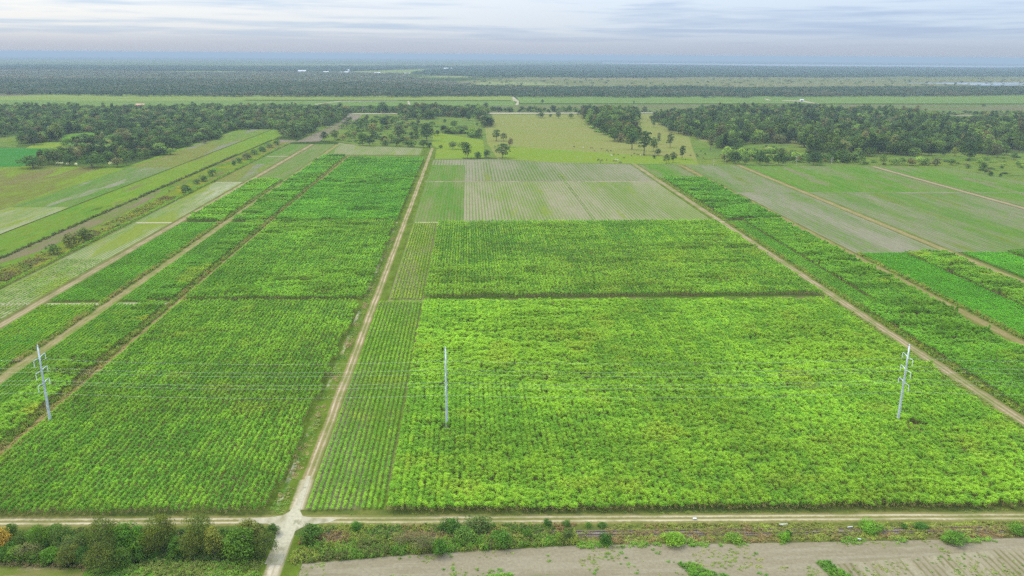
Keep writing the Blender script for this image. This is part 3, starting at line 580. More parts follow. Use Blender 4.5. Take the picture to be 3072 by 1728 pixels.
# ------------------------------------------------------------------ sugarcane
GOLD = np.array((0.185, 0.245, 0.055))
def cane(label, x0, x1, y0, y1, key='tall_cane', h=1.0, c1=(0.085, 0.20, 0.035), c2=(0.12, 0.25, 0.04), step=1.02, pitch=1.63, messy=0.3, yellow=0.15, seed=0, wmul=1.0, edge=0.0, slope=0.0, bite=None, cut=None, thin=0.0, hum=0.5, swathe=1.0):
    xs = np.arange(x0+pitch/2, x1, pitch); ys = np.arange(y0-30, y1+30, step)
    X, Y = np.meshgrid(xs, ys); X = X.ravel(); Y = Y.ravel()
    rng = np.random.default_rng(1000+seed)
    jx = rng.normal(0, 1, len(X)); Y = Y+rng.uniform(-.5, .5, len(X))*step
    big = fbm(X, Y, 55, seed+1); mid = fbm(X, Y*1.6, 11, seed+2); sm = fbm(X, Y*2.2, 5.0, seed+8, 2)
    ms = np.clip(messy*1.8*smooth(big, 0.35, 0.7)+messy*0.5, 0, 1)
    y_a = y0+slope*(X-x0)+(fbm(X, Y*0, 4, seed+3)-0.5)*1.2; y_b = y1+slope*(X-x0)
    ok = (Y > y_a) & (Y < y_b)
    ok &= X > x0+(fbm(Y, Y*0, 6, seed+21)-.35)*1.6*(key == 'tall_cane')
    y_b = y_b-fbm(X, X*0, 5, seed+22)*1.3
    ok &= Y < y_b
    if edge: ok &= X < x1-edge*fbm(Y, Y*0, 9, seed+5)
    if bite: ok &= bite(X, Y)
    if thin: ok &= rng.random(len(X)) > thin*smooth(mid, .5, .8)
    ok &= in_view(X, Y)
    X = X+jx*(0.06+0.42*ms)
    X, Y, big, mid, sm, ms = (a[ok] for a in (X, Y, big, mid, sm, ms)); n = len(X)
    if n == 0: return
    puff = fbm(X*2.6, Y, 2.6, seed+12, 2)
    hz = h*(1+(mid-0.5)*1.1*ms+(sm-0.5)*hum*0.5+(puff-.5)*.42*(1-.5*messy))*rng.uniform(0.93, 1.07, n)
    sw_ = smooth(fbm(X, Y*3.4, 24, seed+9), 0.52, 0.66)*ms*swathe
    hz = hz*(1+0.35*sw_)
    lodge = smooth(mid, 0.60, 0.78)*ms*0.5*rng.uniform(0.3, 1, n)
    ang = fbm(X, Y, 25, seed+4)*12
    rot = np.stack([np.cos(ang)*lodge+rng.normal(0, .05, n), np.sin(ang)*lodge+rng.normal(0, .05, n), rng.integers(0, 2, n)*math.pi+rng.normal(0, .18+.4*ms, n)], 1)
    s = rng.uniform(0.9, 1.12, n)
    scl = np.stack([s*wmul*(1+0.25*ms), s, hz], 1)
    rowt = fbm(X*40, Y, 60, seed+14, 2)
    c = mixc(c1, c2, smooth(big*0.38+mid*0.30+sm*0.32+(rowt-.5)*.35+(puff-.5)*.45*(1-.6*messy)+rng.normal(0, .05, n), 0.33, 0.67))
    c = c*(1+(fbm(X, Y*1.3, 38, seed+15)-.5)*.5)[:, None]
    yl = smooth(fbm(X, Y, 16, seed+6), 0.62, 0.80)*yellow*2+rng.random(n)*yellow*0.35
    c = mixc(c, GOLD, np.clip(yl, 0, 0.85))
    dk = smooth(fbm(X, Y*3.4, 24, seed+9), 0.56, 0.68)*np.clip(ms*1.5+.15, 0, 1)*swathe
    c = c*1.35*(1-0.30*dk)[:, None]*rng.uniform(.93, 1.08, n)[:, None]
    P = np.stack([X, Y, gz(X, Y)+0.03], 1)
    return scatter('sugarcane_field', key, P, rot, scl, c, label, 'sugarcane', 'fields of sugarcane')
GA, GB = (0.080, 0.205, 0.036), (0.150, 0.285, 0.048)       # fresh, a little yellow: the near block on the right
GC, GD = (0.062, 0.178, 0.036), (0.128, 0.270, 0.050)       # a deeper green: blocks on the left
GE, GF = (0.056, 0.175, 0.033), (0.086, 0.225, 0.040)       # young rows, dark green
P1 = (-8, 243)
def gap_poles(X, Y):
    a_ = (X-P1[0]+0.6)**2+((Y-P1[1]+2.5)/1.8)**2 > 1.6; b_ = ((X-149)/3.4)**2+((Y-237)/2.8)**2 > 1
    return a_ & b_
cane('large block of tall light green sugarcane around the middle power pole', -23, 184.5, 192.6, 384.0, h=0.98, c1=GA, c2=(0.145, 0.29, 0.048), messy=0.5, yellow=0.15, seed=1, edge=6, wmul=1.08, slope=-0.0268, bite=gap_poles, step=.92, hum=.9, swathe=0.25)
cane('sugarcane block with even rows behind the brown-stalked cane edge', -23, 186.5, 391.5, 580, h=1.0, c1=GC, c2=(0.135, 0.27, 0.05), messy=0.26, yellow=0.10, seed=2, edge=5, wmul=0.76)
cane('big ridged sugarcane block left of the main dirt road, by the crossroads', -142, -54.0, 195.6, 386.3, h=1.0, c1=GC, c2=(0.125, 0.265, 0.048), messy=0.14, yellow=0.16, seed=3, edge=1.6, step=0.98, wmul=.74, slope=-0.02, hum=0.7, swathe=0.5)
cane('sugarcane block left of the main road with tossed dark clumps', -142.5, -52, 390.5, 584.5, h=1.0, c1=GC, c2=(0.12, 0.26, 0.048), messy=0.36, yellow=0.10, seed=4, edge=3, wmul=.78)
cane('sugarcane block left of the main road, next to the last one towards the trees', -143, -52, 588, 778, h=1.0, c1=(0.05, 0.17, 0.033), c2=(0.09, 0.24, 0.042), messy=0.5, yellow=0.05, seed=5, edge=3, step=1.15)
cane('farthest tall sugarcane block left of the main road, under the thin striped field', -141, -52, 783, 958, h=1.0, c1=(0.05, 0.17, 0.035), c2=(0.09, 0.23, 0.042), messy=0.45, yellow=0.04, seed=6, edge=3, step=1.2)
for a_, b_, lab, ms_, ye, c1_, c2_ in ((160, 385.5, 'dark green young cane rows beside the grass track, crossed by the left pole wires', .12, .10, GE, (0.10, .215, .035)), (391, 584, 'narrow block of young cane rows between two tracks, beyond the first cross path', .1, .05, GE, GF)):
    cane(lab, -174.5, -161.5, a_, b_, key='young_cane', h=1.15, c1=c1_, c2=c2_, messy=ms_, yellow=ye, seed=int(a_), step=0.85)
cane('tousled strip of tall cane beside the left power pole', -161.5, -148.5, 160, 385.5, h=0.9, c1=GC, c2=(0.11, .24, .04), messy=0.8, yellow=0.35, seed=21)
cane('tousled strip of tall cane between young rows and the sandy track', -161.5, -148.5, 391, 584, h=0.9, c1=GC, c2=(0.09, .22, .04), messy=0.8, yellow=0.2, seed=22)
cane('cane strip with dark hummocks between the two pale tracks', -174.5, -149, 590, 788, h=0.95, c1=(0.055, .18, .035), c2=(0.095, .24, .045), messy=0.8, yellow=0.15, seed=23, step=1.15)
cane('farthest hummocky cane strip between the two tracks', -174.5, -149, 788, 985, h=0.95, c1=(0.055, .18, .037), c2=(0.095, .24, .047), messy=0.8, yellow=0.12, seed=24, step=1.2)
cane('dark young cane rows with a light green band, nearest block beside the pale track', -208.5, -182.5, 230, 386, key='young_cane', h=1.2, c1=GE, c2=(0.105, .22, .035), messy=.1, yellow=.12, seed=25, step=0.85)
cane('long block of dark green young cane rows beside the white-weeded strip', -208.5, -182.5, 391, 584, key='young_cane', h=1.2, c1=GE, c2=GF, messy=.06, yellow=.03, seed=26, step=0.85)
cane('bright green tall cane block at the left, beyond the second cross path', -208.5, -182.5, 590, 790, h=0.85, c1=(0.07, .20, .037), c2=(0.115, .27, .045), messy=0.45, yellow=0.15, seed=27, step=1.15)
cane('thin strip of knee-high cane rows beside the crossroads', -45.4, -23.9, 194.8, 387, key='young_cane', h=0.85, c1=(0.07, .19, .035), c2=(0.12, .26, .045), messy=.04, yellow=.18, seed=28, step=0.8, wmul=0.92, pitch=1.64)
cane('yellowing strip of knee-high cane rows beyond the path', -40.6, -23.9, 390.5, 583, key='young_cane', h=0.8, c1=(0.09, .20, .037), c2=(0.15, .25, .05), messy=.04, yellow=.5, seed=29, step=0.9, wmul=0.9, pitch=1.64)
cane('tall dark-edged cane along the right-hand track, nearest part', 194.2, 236, 225, 372, h=1.05, c1=GC, c2=(0.095, .235, .040), messy=0.55, yellow=0.13, seed=30, edge=7)
cane('short dark green rows beside the right-hand track', 194.2, 205.5, 374, 582, key='young_cane', h=1.1, c1=GE, c2=GF, messy=.06, yellow=.04, seed=31, step=0.85)
cane('tousled tall cane behind the short rows at the right-hand track', 205.5, 237.5, 372, 582, h=1.0, c1=GC, c2=(0.10, .235, .04), messy=0.7, yellow=0.16, seed=32, edge=4)
cane('isolated block of tall cane between two sandy tracks, nearest the trees', 195, 238.5, 587, 795, h=1.05, c1=(0.055, .175, .037), c2=(0.09, .23, .045), messy=0.6, yellow=0.05, seed=33, step=1.2, edge=3)
cane('bright green even young rows right of the second sandy track', 246.5, 275.5, 320, 479.5, key='young_cane', h=1.15, c1=(0.048, .19, .028), c2=(0.07, .235, .032), messy=.05, yellow=.02, seed=34, step=0.85)
cane('hummocky tall cane behind the bright young rows', 275.5, 303.5, 350, 480, h=0.95, c1=GC, c2=(0.105, .24, .04), messy=0.75, yellow=0.25, seed=35, edge=4)
cane('corner of young green rows at the right edge of the view', 313, 343, 400, 480, key='young_cane', h=1.2, c1=(0.048, .19, .03), c2=(0.07, .23, .035), messy=.05, yellow=.03, seed=36, step=0.9)
cane('last tall cane corner behind the young rows at the right edge', 343, 372, 420, 481, h=0.9, c1=GC, c2=(0.10, .23, .04), messy=0.6, yellow=0.2, seed=37)
cane('row of tall green cane standing alone in the striped field', 93.2, 96.0, 592, 838, key='young_cane', h=0.42, c1=(0.08, .17, .05), c2=(0.10, .20, .055), messy=.1, yellow=.05, seed=38, step=1.9, thin=1.0, wmul=.8)
cane('low thin cane in the pale striped strip at the left', -243, -217, 260, 480, key='young_cane', h=0.42, c1=(0.08, .18, .045), c2=(0.12, .24, .055), messy=.2, yellow=.2, seed=39, step=1.5, pitch=1.95, thin=1.3, wmul=0.8)
cane('green hedge of self-sown cane along the ditch at the left', -247.5, -244.8, 230, 1120, key='young_cane', h=1.3, c1=(0.06, .16, .03), c2=(0.10, .22, .04), messy=.3, yellow=.2, seed=40, step=1.2, pitch=1.3)

# ------------------------------------------------------------------ weeds, grass, rough growth
def weeds(label, poly, dens, c1, c2, h=1.0, seed=0, c3=None, key='weeds', name='weeds', size=1.0, cat='weeds', clump=0.0, cover=1.0, maskscale=8):
    P = np.array(poly); lo, hi = P.min(0), P.max(0)
    rng = np.random.default_rng(3000+seed); n = int((hi[0]-lo[0])*(hi[1]-lo[1])*dens)
    X = rng.uniform(lo[0], hi[0], n); Y = rng.uniform(lo[1], hi[1], n)
    k = in_poly(X, Y, poly) & in_view(X, Y)
    m = fbm(X, Y, maskscale, seed+1)
    if cover < 1: k &= m > np.quantile(m, 1-cover)
    X, Y, m = X[k], Y[k], m[k]; n = len(X)
    if n == 0: return
    m2 = fbm(X, Y, maskscale*.5, seed+2); m3 = fbm(X, Y*1.4, maskscale*1.3, seed+3)
    c = mixc(c1, c2, smooth(m2+rng.normal(0, .09, n), .32, .68))
    if c3 is not None: c = mixc(c, c3, smooth(m3+rng.normal(0, .07, n), .52, .66))
    s = size*rng.uniform(.6, 1.35, n)
    scl = np.stack([s, s, s*h*(0.6+0.9*m)], 1)
    rot = np.stack([rng.normal(0, .12, n), rng.normal(0, .12, n), rng.uniform(0, 6.28, n)], 1)
    return scatter(name, key, np.stack([X, Y, gz(X, Y)+0.02], 1), rot, scl, c*rng.uniform(.85, 1.15, n)[:, None], label, cat, None)
WG, WY, WB, WD = (0.12, 0.25, 0.04), (0.22, 0.27, 0.06), (0.22, 0.155, 0.09), (0.06, 0.12, 0.03)
weeds('yellow-green weeds thick over the near half of the old rail bed', [(-44.2, 171.3), (-20, 173.8), (27, 176.5), (27, 180.0), (-44, 179.0)], 3.2, WG, WY, h=1.8, seed=1, c3=(0.10, .14, .04), size=1.1)
weeds('weedy bank of mixed green growth beside the bottom dirt road', [(-44, 179), (27, 180), (27, 185.4), (-43.5, 187.6)], 2.6, (0.08, .16, .035), WY, h=1.3, seed=2, c3=WB, size=1.0)
weeds('brown and yellow weeds along the rusty rails', [(27, 176.8), (75, 175.4), (145, 174.8), (230, 171), (230, 178.6), (145, 181.4), (27, 185.2)], 1.7, (0.15, .165, .05), WY, h=0.75, seed=3, c3=WB, cover=0.95)
weeds('rank weeds growing between the rails', [(-40, 181.5), (27, 180), (150, 176.7), (240, 174.4), (240, 177), (150, 179.3), (27, 182.6), (-40, 184)], 1.5, (0.14, .17, .05), (0.20, .20, .06), h=.7, seed=19, c3=(.20, .15, .09), cover=.72, maskscale=7)
weeds('fresh green weed patches at the edge of the bare field', [(27, 174.8), (75, 174), (145, 172.5), (230, 169), (230, 172), (145, 175.3), (75, 176.6), (27, 177.6)], 1.6, WG, (0.16, .29, .05), h=0.8, seed=4, cover=0.45, maskscale=6)
weeds('lush bright grass under the thicket by the bottom track', [(-88, 150), (-50.5, 150), (-51, 172.5), (-75, 174), (-92, 171.5)], 2.4, (0.11, .25, .035), (0.17, .30, .05), h=1.1, seed=5, c3=(0.17, .22, .06))
weeds('dry straw-coloured growth at the foot of the thicket', [(-200, 178), (-126, 175.6), (-93, 171), (-92, 173), (-126, 177.6), (-200, 181)], 1.6, (0.24, .19, .12), (0.12, .15, .05), h=0.9, seed=6, c3=(0.30, .23, .15))
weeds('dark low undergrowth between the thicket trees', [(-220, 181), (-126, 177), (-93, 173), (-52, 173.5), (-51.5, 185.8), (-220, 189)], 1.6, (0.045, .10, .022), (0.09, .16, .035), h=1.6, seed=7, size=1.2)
weeds('green weeds on the ditch bank between cane and main road', [(-54.5, 192.5), (-50.6, 192.5), (-50.4, 580), (-53, 580)], 1.3, (0.10, .21, .035), (0.17, .25, .05), h=0.5, seed=8, c3=(0.26, .20, .12), cover=0.75, size=0.9)
weeds('scattered grass tufts on the bare field at the bottom', [(-43, 160), (72, 160), (72, 174.6), (27, 175.8), (-20, 173.2), (-43, 171)], 0.5, (0.14, .22, .05), (0.10, .22, .04), h=0.4, seed=9, cover=0.12, maskscale=5, size=0.8)
weeds('thin low weeds creeping over the bare field at the bottom', [(-43, 158), (150, 158), (150, 174), (75, 174.7), (27, 175.9), (-43, 171)], .9, (0.20, .22, .09), (0.15, .21, .06), h=.22, seed=20, cover=.28, maskscale=9, size=.7)
weeds('small weed seedlings in the furrows of the bare rows', [(74, 155), (84, 164.5), (150, 170.5), (230, 167.5), (230, 155)], 0.42, (0.16, .24, .06), (0.10, .20, .04), h=0.45, seed=10, cover=0.6, maskscale=3, size=0.6)
weeds('vivid green grass clump in the bare rows, nearest the rails', [(84.8, 166.3), (87.6, 166.6), (90.4, 160), (95, 152), (89, 152), (86.5, 160)], 4, (0.08, .20, .03), (0.13, .26, .04), h=1.3, seed=11)
weeds('vivid green clump at the end of the bare rows', [(50.8, 167.2), (53.8, 167.8), (57.4, 164), (62, 161.4), (55, 158), (52.8, 162)], 4, (0.08, .20, .03), (0.13, .26, .04), h=1.0, seed=12)
weeds('small green grass island at the bottom edge', [(-1.5, 163.6), (3, 164.2), (10, 165.6), (8, 162.5), (3, 160), (-2, 160)], 4, (0.10, .24, .03), (0.14, .27, .04), h=0.7, seed=13)
weeds('flowering yellow weeds in the strip between ditch and hedge', [(-266, 300), (-250.8, 250), (-250.8, 700), (-263, 700)], 0.30, (0.13, .20, .04), (0.26, .25, .04), h=1.0, seed=14, c3=(0.15, .13, .06), size=1.5, cover=0.8, maskscale=14)
weeds('rough grass and low scrub between ditch and yellow weeds', [(-281, 300), (-266, 300), (-264, 470), (-272, 470), (-281, 452)], .35, (0.10, .19, .035), (0.17, .23, .05), h=.8, seed=81, size=1.5, c3=(.15, .13, .07), cover=.7, maskscale=12)
weeds('dark scrub along the brown ditch line', [(-283, 330), (-280.5, 330), (-280.3, 1000), (-284, 1000)], 0.35, (0.06, .09, .03), (0.10, .13, .04), h=1.1, seed=15, size=1.7)
weeds('low grass fringe between cane and the right-hand track', [(184, 200), (187, 200), (187.3, 580), (184.5, 580)], 0.9, (0.14, .24, .04), (0.20, .27, .06), h=0.8, seed=16)
weeds('yellow grass tongue under the left power pole', [(-148, 190), (-143, 190), (-142.8, 330), (-147.4, 330)], 0.9, (0.21, .23, .06), (0.27, .22, .09), h=0.8, seed=17, cover=0.7)
weeds('short grass on the headland between cane and bottom road', [(-44, 192.6), (60, 189.1), (183, 185.2), (183, 187.4), (60, 190.8), (-40, 193.2)], 1.0, (0.10, .17, .035), (0.16, .20, .05), h=0.35, seed=18, cover=0.6, size=0.8)
for i_, (x_, y0_, y1_, lab_) in enumerate(((-148.0, 190, 985, 'yellow-green weeds along the left side of the sandy track'), (-182.2, 230, 790, 'grass along the cane edge left of the second track'), (-142.6, 195, 960, 'rank yellow grass at the foot of the big ridged cane block'), (194.0, 225, 800, 'green weeds at the foot of the cane right of the right-hand track'), (246.2, 300, 480, 'green weeds at the foot of the bright young rows'))):
    weeds(lab_, [(x_-1.1, y0_), (x_+1.2, y0_), (x_+1.2, y1_), (x_-1.1, y1_)], 1.4, (0.15, .26, .04), (0.24, .29, .06), h=1.7, seed=60+i_, c3=(0.28, .25, .10) if i_ < 3 else None, size=1.3, cover=.9)
# ------------------------------------------------------------------ trees
def tube(V, Fc, pts, rad, n=6):
    base = len(V); up = Vector((0, 0, 1))
    for i, (p, r_) in enumerate(zip(pts, rad)):
        d = (Vector(pts[min(i+1, len(pts)-1)])-Vector(pts[max(i-1, 0)])).normalized()
        a_ = d.cross(Vector((1, 0.13, 0))).normalized(); b_ = d.cross(a_)
        for k in range(n):
            t = 2*math.pi*k/n; V.append(tuple(Vector(p)+(a_*math.cos(t)+b_*math.sin(t))*r_))
    for i in range(len(pts)-1):
        for k in range(n):
            q = base+i*n+k; w = base+i*n+(k+1) % n; Fc.append((q, w, w+n, q+n))
    Fc.append(tuple(base+(len(pts)-1)*n+k for k in range(n)))
def trunk_geo(seed, H, r0, R, limbs=5, fork=0.4, n=6, twigs=0):
    r = random.Random(seed); V, Fc = [], []
    lean = (r.uniform(-.06, .06)*H, r.uniform(-.06, .06)*H)
    pts = [(lean[0]*t*t, lean[1]*t*t, H*t) for t in (-0.02, 0.15, .4, .65, .92)]
    tube(V, Fc, pts, [r0*1.3, r0, r0*.75, r0*.5, r0*.15], n)
    for i in range(limbs):
        t = fork+(0.85-fork)*(i+r.random()*.5)/max(limbs, 1); a_ = i*2.4+r.uniform(-.4, .4); L = R*r.uniform(.6, .95)
        p = Vector((lean[0]*t*t, lean[1]*t*t, H*t)); q = p+Vector((math.cos(a_)*L*.5, math.sin(a_)*L*.5, L*.28)); e = p+Vector((math.cos(a_)*L, math.sin(a_)*L, L*r.uniform(.4, .75)))
        tube(V, Fc, [tuple(p), tuple(q), tuple(e)], [r0*.45, r0*.3, r0*.08], max(4, n-1))
        for j in range(twigs):
            s_ = p.lerp(e, r.uniform(.35, .95)); b_ = r.uniform(0, 6.28); l2 = L*r.uniform(.25, .5)
            tube(V, Fc, [tuple(s_), tuple(s_+Vector((math.cos(b_)*l2, math.sin(b_)*l2, l2*r.uniform(.1, .9))))], [r0*.13, r0*.03], 3)
    return V, Fc
def crown_geo(seed, H, z0, R, nf, size, lobes=9, flat=1.0, shape='round', hollow=0.72, light=(0.75, 1.3), warm=0.06, droop=0.0, stalk=0.0, jitter=0.55):
    """many leaf-sized faces over the lobes of a crown, a few inside it"""
    r = np.random.default_rng(seed); V, Fc, LV, DR = [], [], [], []
    zc = (H+z0)/2; hz = (H-z0)/2
    L = []
    for i in range(lobes):
        t = (i+.5)/lobes; z = z0+(H-z0)*(0.18+0.68*t)
        prof = {'round': math.sqrt(max(.08, 1-((z-zc)/hz)**2)), 'cone': 1.05-0.8*t, 'flat': 0.55+.5*t, 'column': 0.75, 'bush': 1.0-0.45*t}[shape]
        a_ = i*2.399+r.uniform(-.5, .5); rr = R*prof*r.uniform(.40, .80) if i < lobes-1 else 0
        lr = R*r.uniform(.36, .52)*(0.75+.35*prof)
        L.append((rr*math.cos(a_), rr*math.sin(a_), z, lr, r.uniform(.8, 1.22), r.uniform(-warm, warm)))
    for q in range(nf):
        lx, ly, lz, lr, lt, lw = L[r.integers(lobes)]
        d = r.normal(0, 1, 3); d /= np.linalg.norm(d)
        if d[2] < -0.35 and r.random() < .7: d[2] = -d[2]
        k = lr*(hollow+(1.08-hollow)*r.random()**.6)
        p = np.array((lx, ly, lz))+d*np.array((k, k, k*flat*.85))
        if p[2] < z0*0.75: p[2] = z0*0.75+r.random()*.3
        nrm = d+r.normal(0, jitter, 3)+np.array((0, 0, .45)); nrm /= np.linalg.norm(nrm)
        t1 = np.cross(nrm, r.normal(0, 1, 3)); t1 /= np.linalg.norm(t1); t2 = np.cross(nrm, t1)
        s = size*r.uniform(.55, 1.35); w = s*r.uniform(.45, .8)
        n0 = len(V); dz_ = np.array((0, 0, -droop*s))
        V += [p-t1*s*.5, p+t2*w*.5+dz_*.3, p+t1*s*.5+dz_, p-t2*w*.5]
        Fc.append((n0, n0+1, n0+2, n0+3))
        t = lt*r.uniform(*light); g = lw+r.normal(0, .04)
        for _ in range(4): LV.append((t*(1+g), t, t*(1-g))); DR.append(0.0)
    return V, Fc, LV, DR
class Kind: pass
KIND = {}
def make_kind(key, variants, H, R, z0, r0, nf, size, bark=None, limbs=4, twigs=0, solo=True, **kw):
    ks = []
    for v in range(variants):
        k = Kind(); k.H, k.R = H, R
        tv, tf = trunk_geo(hash_(key)+v, H*.9, r0, R, limbs, max(.25, z0/H*.8), 6, twigs)
        k.trunk = mesh_from('trunk', tv, tf, bark or M_BARK)
        if nf:
            cg = crown_geo(hash_(key)+50+v, H, z0, R, nf, size, **kw)
            k.crown = finish('crown', *cg, [M_TREE])
            V, Fc, LV, DR = cg; V = list(V); Fc = list(Fc); LV = list(LV); DR = list(DR); b0 = len(V); f0 = len(Fc)
            V += tv; Fc += [tuple(i+b0 for i in f) for f in tf]; LV += [(1, 1, 1)]*len(tv); DR += [0]*len(tv)
            k.whole = finish('tree_'+key, V, Fc, LV, DR, [M_TREE, bark or M_BARK], [0]*f0+[1]*len(tf))
        else: k.crown = None; k.whole = k.trunk
        ks.append(k)
    KIND[key] = ks
def hash_(s): return sum(ord(c)*(i+3) for i, c in enumerate(s)) % 9973
make_kind('broad', 4, 14, 7.0, 1.6, .38, 950, 1.1, lobes=15, shape='round', flat=.8, limbs=5)
make_kind('oval', 4, 12, 4.6, 2.0, .25, 680, 1.0, lobes=11, shape='round', limbs=4)
make_kind('tall', 4, 19, 4.6, 2.6, .36, 800, 1.1, lobes=14, shape='column', flat=.5, limbs=6)
make_kind('bush', 4, 4.0, 3.3, 0.2, .10, 460, .75, lobes=9, shape='round', limbs=2)
make_kind('bare', 2, 12, 3.6, 4, .20, 0, 1, bark=M_BARE, limbs=9, twigs=5)
make_kind('tuft', 3, 13, 6.2, 2.5, .3, 110, 2.6, lobes=8, shape='flat', flat=.8, limbs=0, light=(.88, 1.12), jitter=.35)
# the trees of the near thicket, whose leaves and twigs show
make_kind('near_willow', 4, 8.5, 3.1, .9, .13, 4200, .27, lobes=19, shape='round', hollow=.25, light=(.6, 1.35), warm=.10, droop=.6, limbs=8, twigs=6, jitter=.9)
make_kind('near_leafy', 4, 6.5, 3.0, .4, .12, 3400, .33, lobes=16, shape='bush', hollow=.5, light=(.65, 1.35), limbs=6, twigs=3, jitter=.6)
make_kind('near_bush', 4, 2.6, 1.7, .1, .05, 1500, .24, lobes=12, shape='round', hollow=.45, light=(.65, 1.35), limbs=4, twigs=2, jitter=.7)
make_kind('near_twiggy', 2, 5.5, 2.4, .6, .07, 1900, .2, lobes=12, shape='round', hollow=.3, limbs=9, twigs=9, bark=M_TWIG, jitter=1)

TREE_N = 0
def tree(kind, x, y, h, width=None, col=(0.05, .09, .025), label=None, name='tree', cat='tree', group=None, var=None, rz=None):
    global TREE_N
    ks = KIND[kind]; k = ks[TREE_N % len(ks) if var is None else var]; TREE_N += 1
    e = empty(name, (x, y, gz(x, y)), rz if rz is not None else RNG.uniform(0, 6.28))
    sz = h/k.H; sx = (width/(2.15*k.R)) if width else sz*RNG.uniform(.85, 1.1)
    e.scale = (sx, sx, sz)
    tag(e, label, cat, group)
    t = link('trunk', k.trunk, e)
    if k.crown: c = link('crown', k.crown, e); c['tcol'] = [float(v) for v in col]
    return e
def at_tree(t, bx, by, hpx, wpx, hcap=None):
    """where a tree stands and how big it is, from its foot, height and width in the photograph"""
    X, Y = A(t, bx, by); _, _, zz = project(X, Y, 0.0); k = tk(t)
    v = math.hypot(X, Y)/math.hypot(math.hypot(X, Y), CAM_H)
    return X, Y, hpx/k*zz/F_PX/v, wpx/k*zz/F_PX
DG, MG, LG, YG, TG, OG, BG = (0.036, .066, .022), (0.06, .105, .03), (0.11, .165, .05), (.17, .20, .05), (0.13, .125, .055), (0.09, .105, .03), (0.15, .12, .09)
NG1, NG2, NG3, NG4 = (0.085, .17, .025), (0.13, .15, .045), (0.10, .12, .05), (.20, .20, .06)
near = [
 ('F1', 20, 960, 560, 420, 'near_leafy', (0.50, .26, .06), 'orange-tinged tree at the left edge of the near thicket'),
 ('F1', 210, 700, 330, 240, 'near_leafy', (.05, .12, .03), 'small dark tree just behind the orange one'),
 ('F1', 760, 950, 600, 380, 'near_willow', NG1, 'upright bright green tree reaching over the wheel ruts'),
 ('F1', 1150, 900, 540, 330, 'near_willow', (.13, .19, .07), 'grey-green tree with a pale top, next to the bright upright one'),
 ('F1', 1930, 1010, 830, 480, 'near_willow', NG2, 'tallest olive airy tree, standing up against the cane edge'),
 ('F1', 2380, 1010, 710, 420, 'near_leafy', (.06, .17, .02), 'rich green tree right of the tallest olive one'),
 ('F1', 560, 1120, 420, 420, 'near_twiggy', (.16, .13, .10), 'half-bare grey-brown tree amid the thicket'),
 ('F1', 310, 1140, 330, 340, 'near_leafy', NG1, 'low bright green tree at the thicket foot near the mown grass'),
 ('F1', 60, 1120, 300, 340, 'near_leafy', (.05, .13, .025), 'low dark bush-like tree at the very left foot of the thicket'),
 ('F1', 640, 1150, 250, 280, 'near_leafy', (.08, .15, .03), 'small round green tree in front of the half-bare one'),
 ('F1', 970, 1150, 340, 330, 'near_leafy', (.08, .21, .025), 'bright light green low tree at the thicket foot'),
 ('F1', 1260, 1200, 430, 370, 'near_willow', (.12, .125, .045), 'brownish olive tree beside the dead grass edge'),
 ('F1', 1560, 1190, 400, 290, 'near_leafy', (.028, .095, .022), 'very dark green tree between two brownish ones'),
 ('F1', 1880, 1370, 680, 520, 'near_willow', (.105, .115, .038), 'big olive-brown tree standing forward of the thicket'),
 ('F1', 2250, 1240, 420, 380, 'near_leafy', (.06, .12, .025), 'green tree right behind the big forward one'),
 ('F1', 1330, 1030, 420, 360, 'near_willow', (.13, .16, .075), 'pale grey-green tree in the middle of the thicket'),
 ('F1', 1560, 900, 360, 360, 'near_leafy', (.06, .115, .03), 'dark tree on the road side of the thicket, under the olive one'),
 ('F1', 430, 900, 360, 330, 'near_willow', (.09, .14, .05), 'dull green tree behind the half-bare one'),
 ('F2', 430, 930, 800, 460, 'near_willow', (.135, .155, .042), 'airy olive tree whose top reaches the cane, west of its twin'),
 ('F2', 1120, 960, 830, 470, 'near_willow', (.15, .175, .05), 'light olive tree whose feathery top reaches over the cane edge'),
 ('F2', 250, 1010, 560, 420, 'near_willow', (.12, .115, .038), 'olive-brown tree in front of the airy one'),
 ('F2', 690, 1060, 420, 320, 'near_leafy', (.045, .125, .022), 'dark green oval tree with a pointed top'),
 ('F2', 960, 1070, 600, 360, 'near_willow', (.13, .13, .045), 'fine-leaved olive tree near the yellow-flecked one'),
 ('F2', 1370, 1040, 660, 340, 'near_leafy', (.25, .23, .07), 'yellow-flecked tree near the limestone track'),
 ('F2', 1840, 1090, 660, 620, 'near_leafy', (.07, .15, .022), 'broadest green tree of the near thicket'),
 ('F2', 2020, 820, 540, 420, 'near_leafy', (.17, .155, .06), 'rusty olive tree top showing against the dirt road'),
 ('F2', 2310, 1060, 560, 380, 'near_willow', (.075, .095, .035), 'dull grey-green tree closest to the limestone track'),
 ('F2', 2460, 640, 240, 200, 'near_leafy', (.035, .09, .025), 'small dark tree at the corner of the crossroads'),
 ('F2', 1640, 900, 420, 260, 'near_leafy', (.05, .11, .025), 'dark tree squeezed between the yellow-flecked and the broadest one'),
 ('F2', 20, 1050, 500, 360, 'near_leafy', (.06, .15, .022), 'leafy green tree left of the olive-brown one'),
]
for t, bx, by, h_, w_, kd, c_, lab in near:
    X, Y, hh, ww = at_tree(t, bx, by, h_, w_); Y = min(Y, 187.2); hh *= .80; ww *= 1.25
    c_ = tuple(.6*a_+.4*b_ for a_, b_ in zip(c_, (.095, .135, .028)))
    tree(kd, X, Y, hh, ww, c_, lab, group='trees of the near thicket')
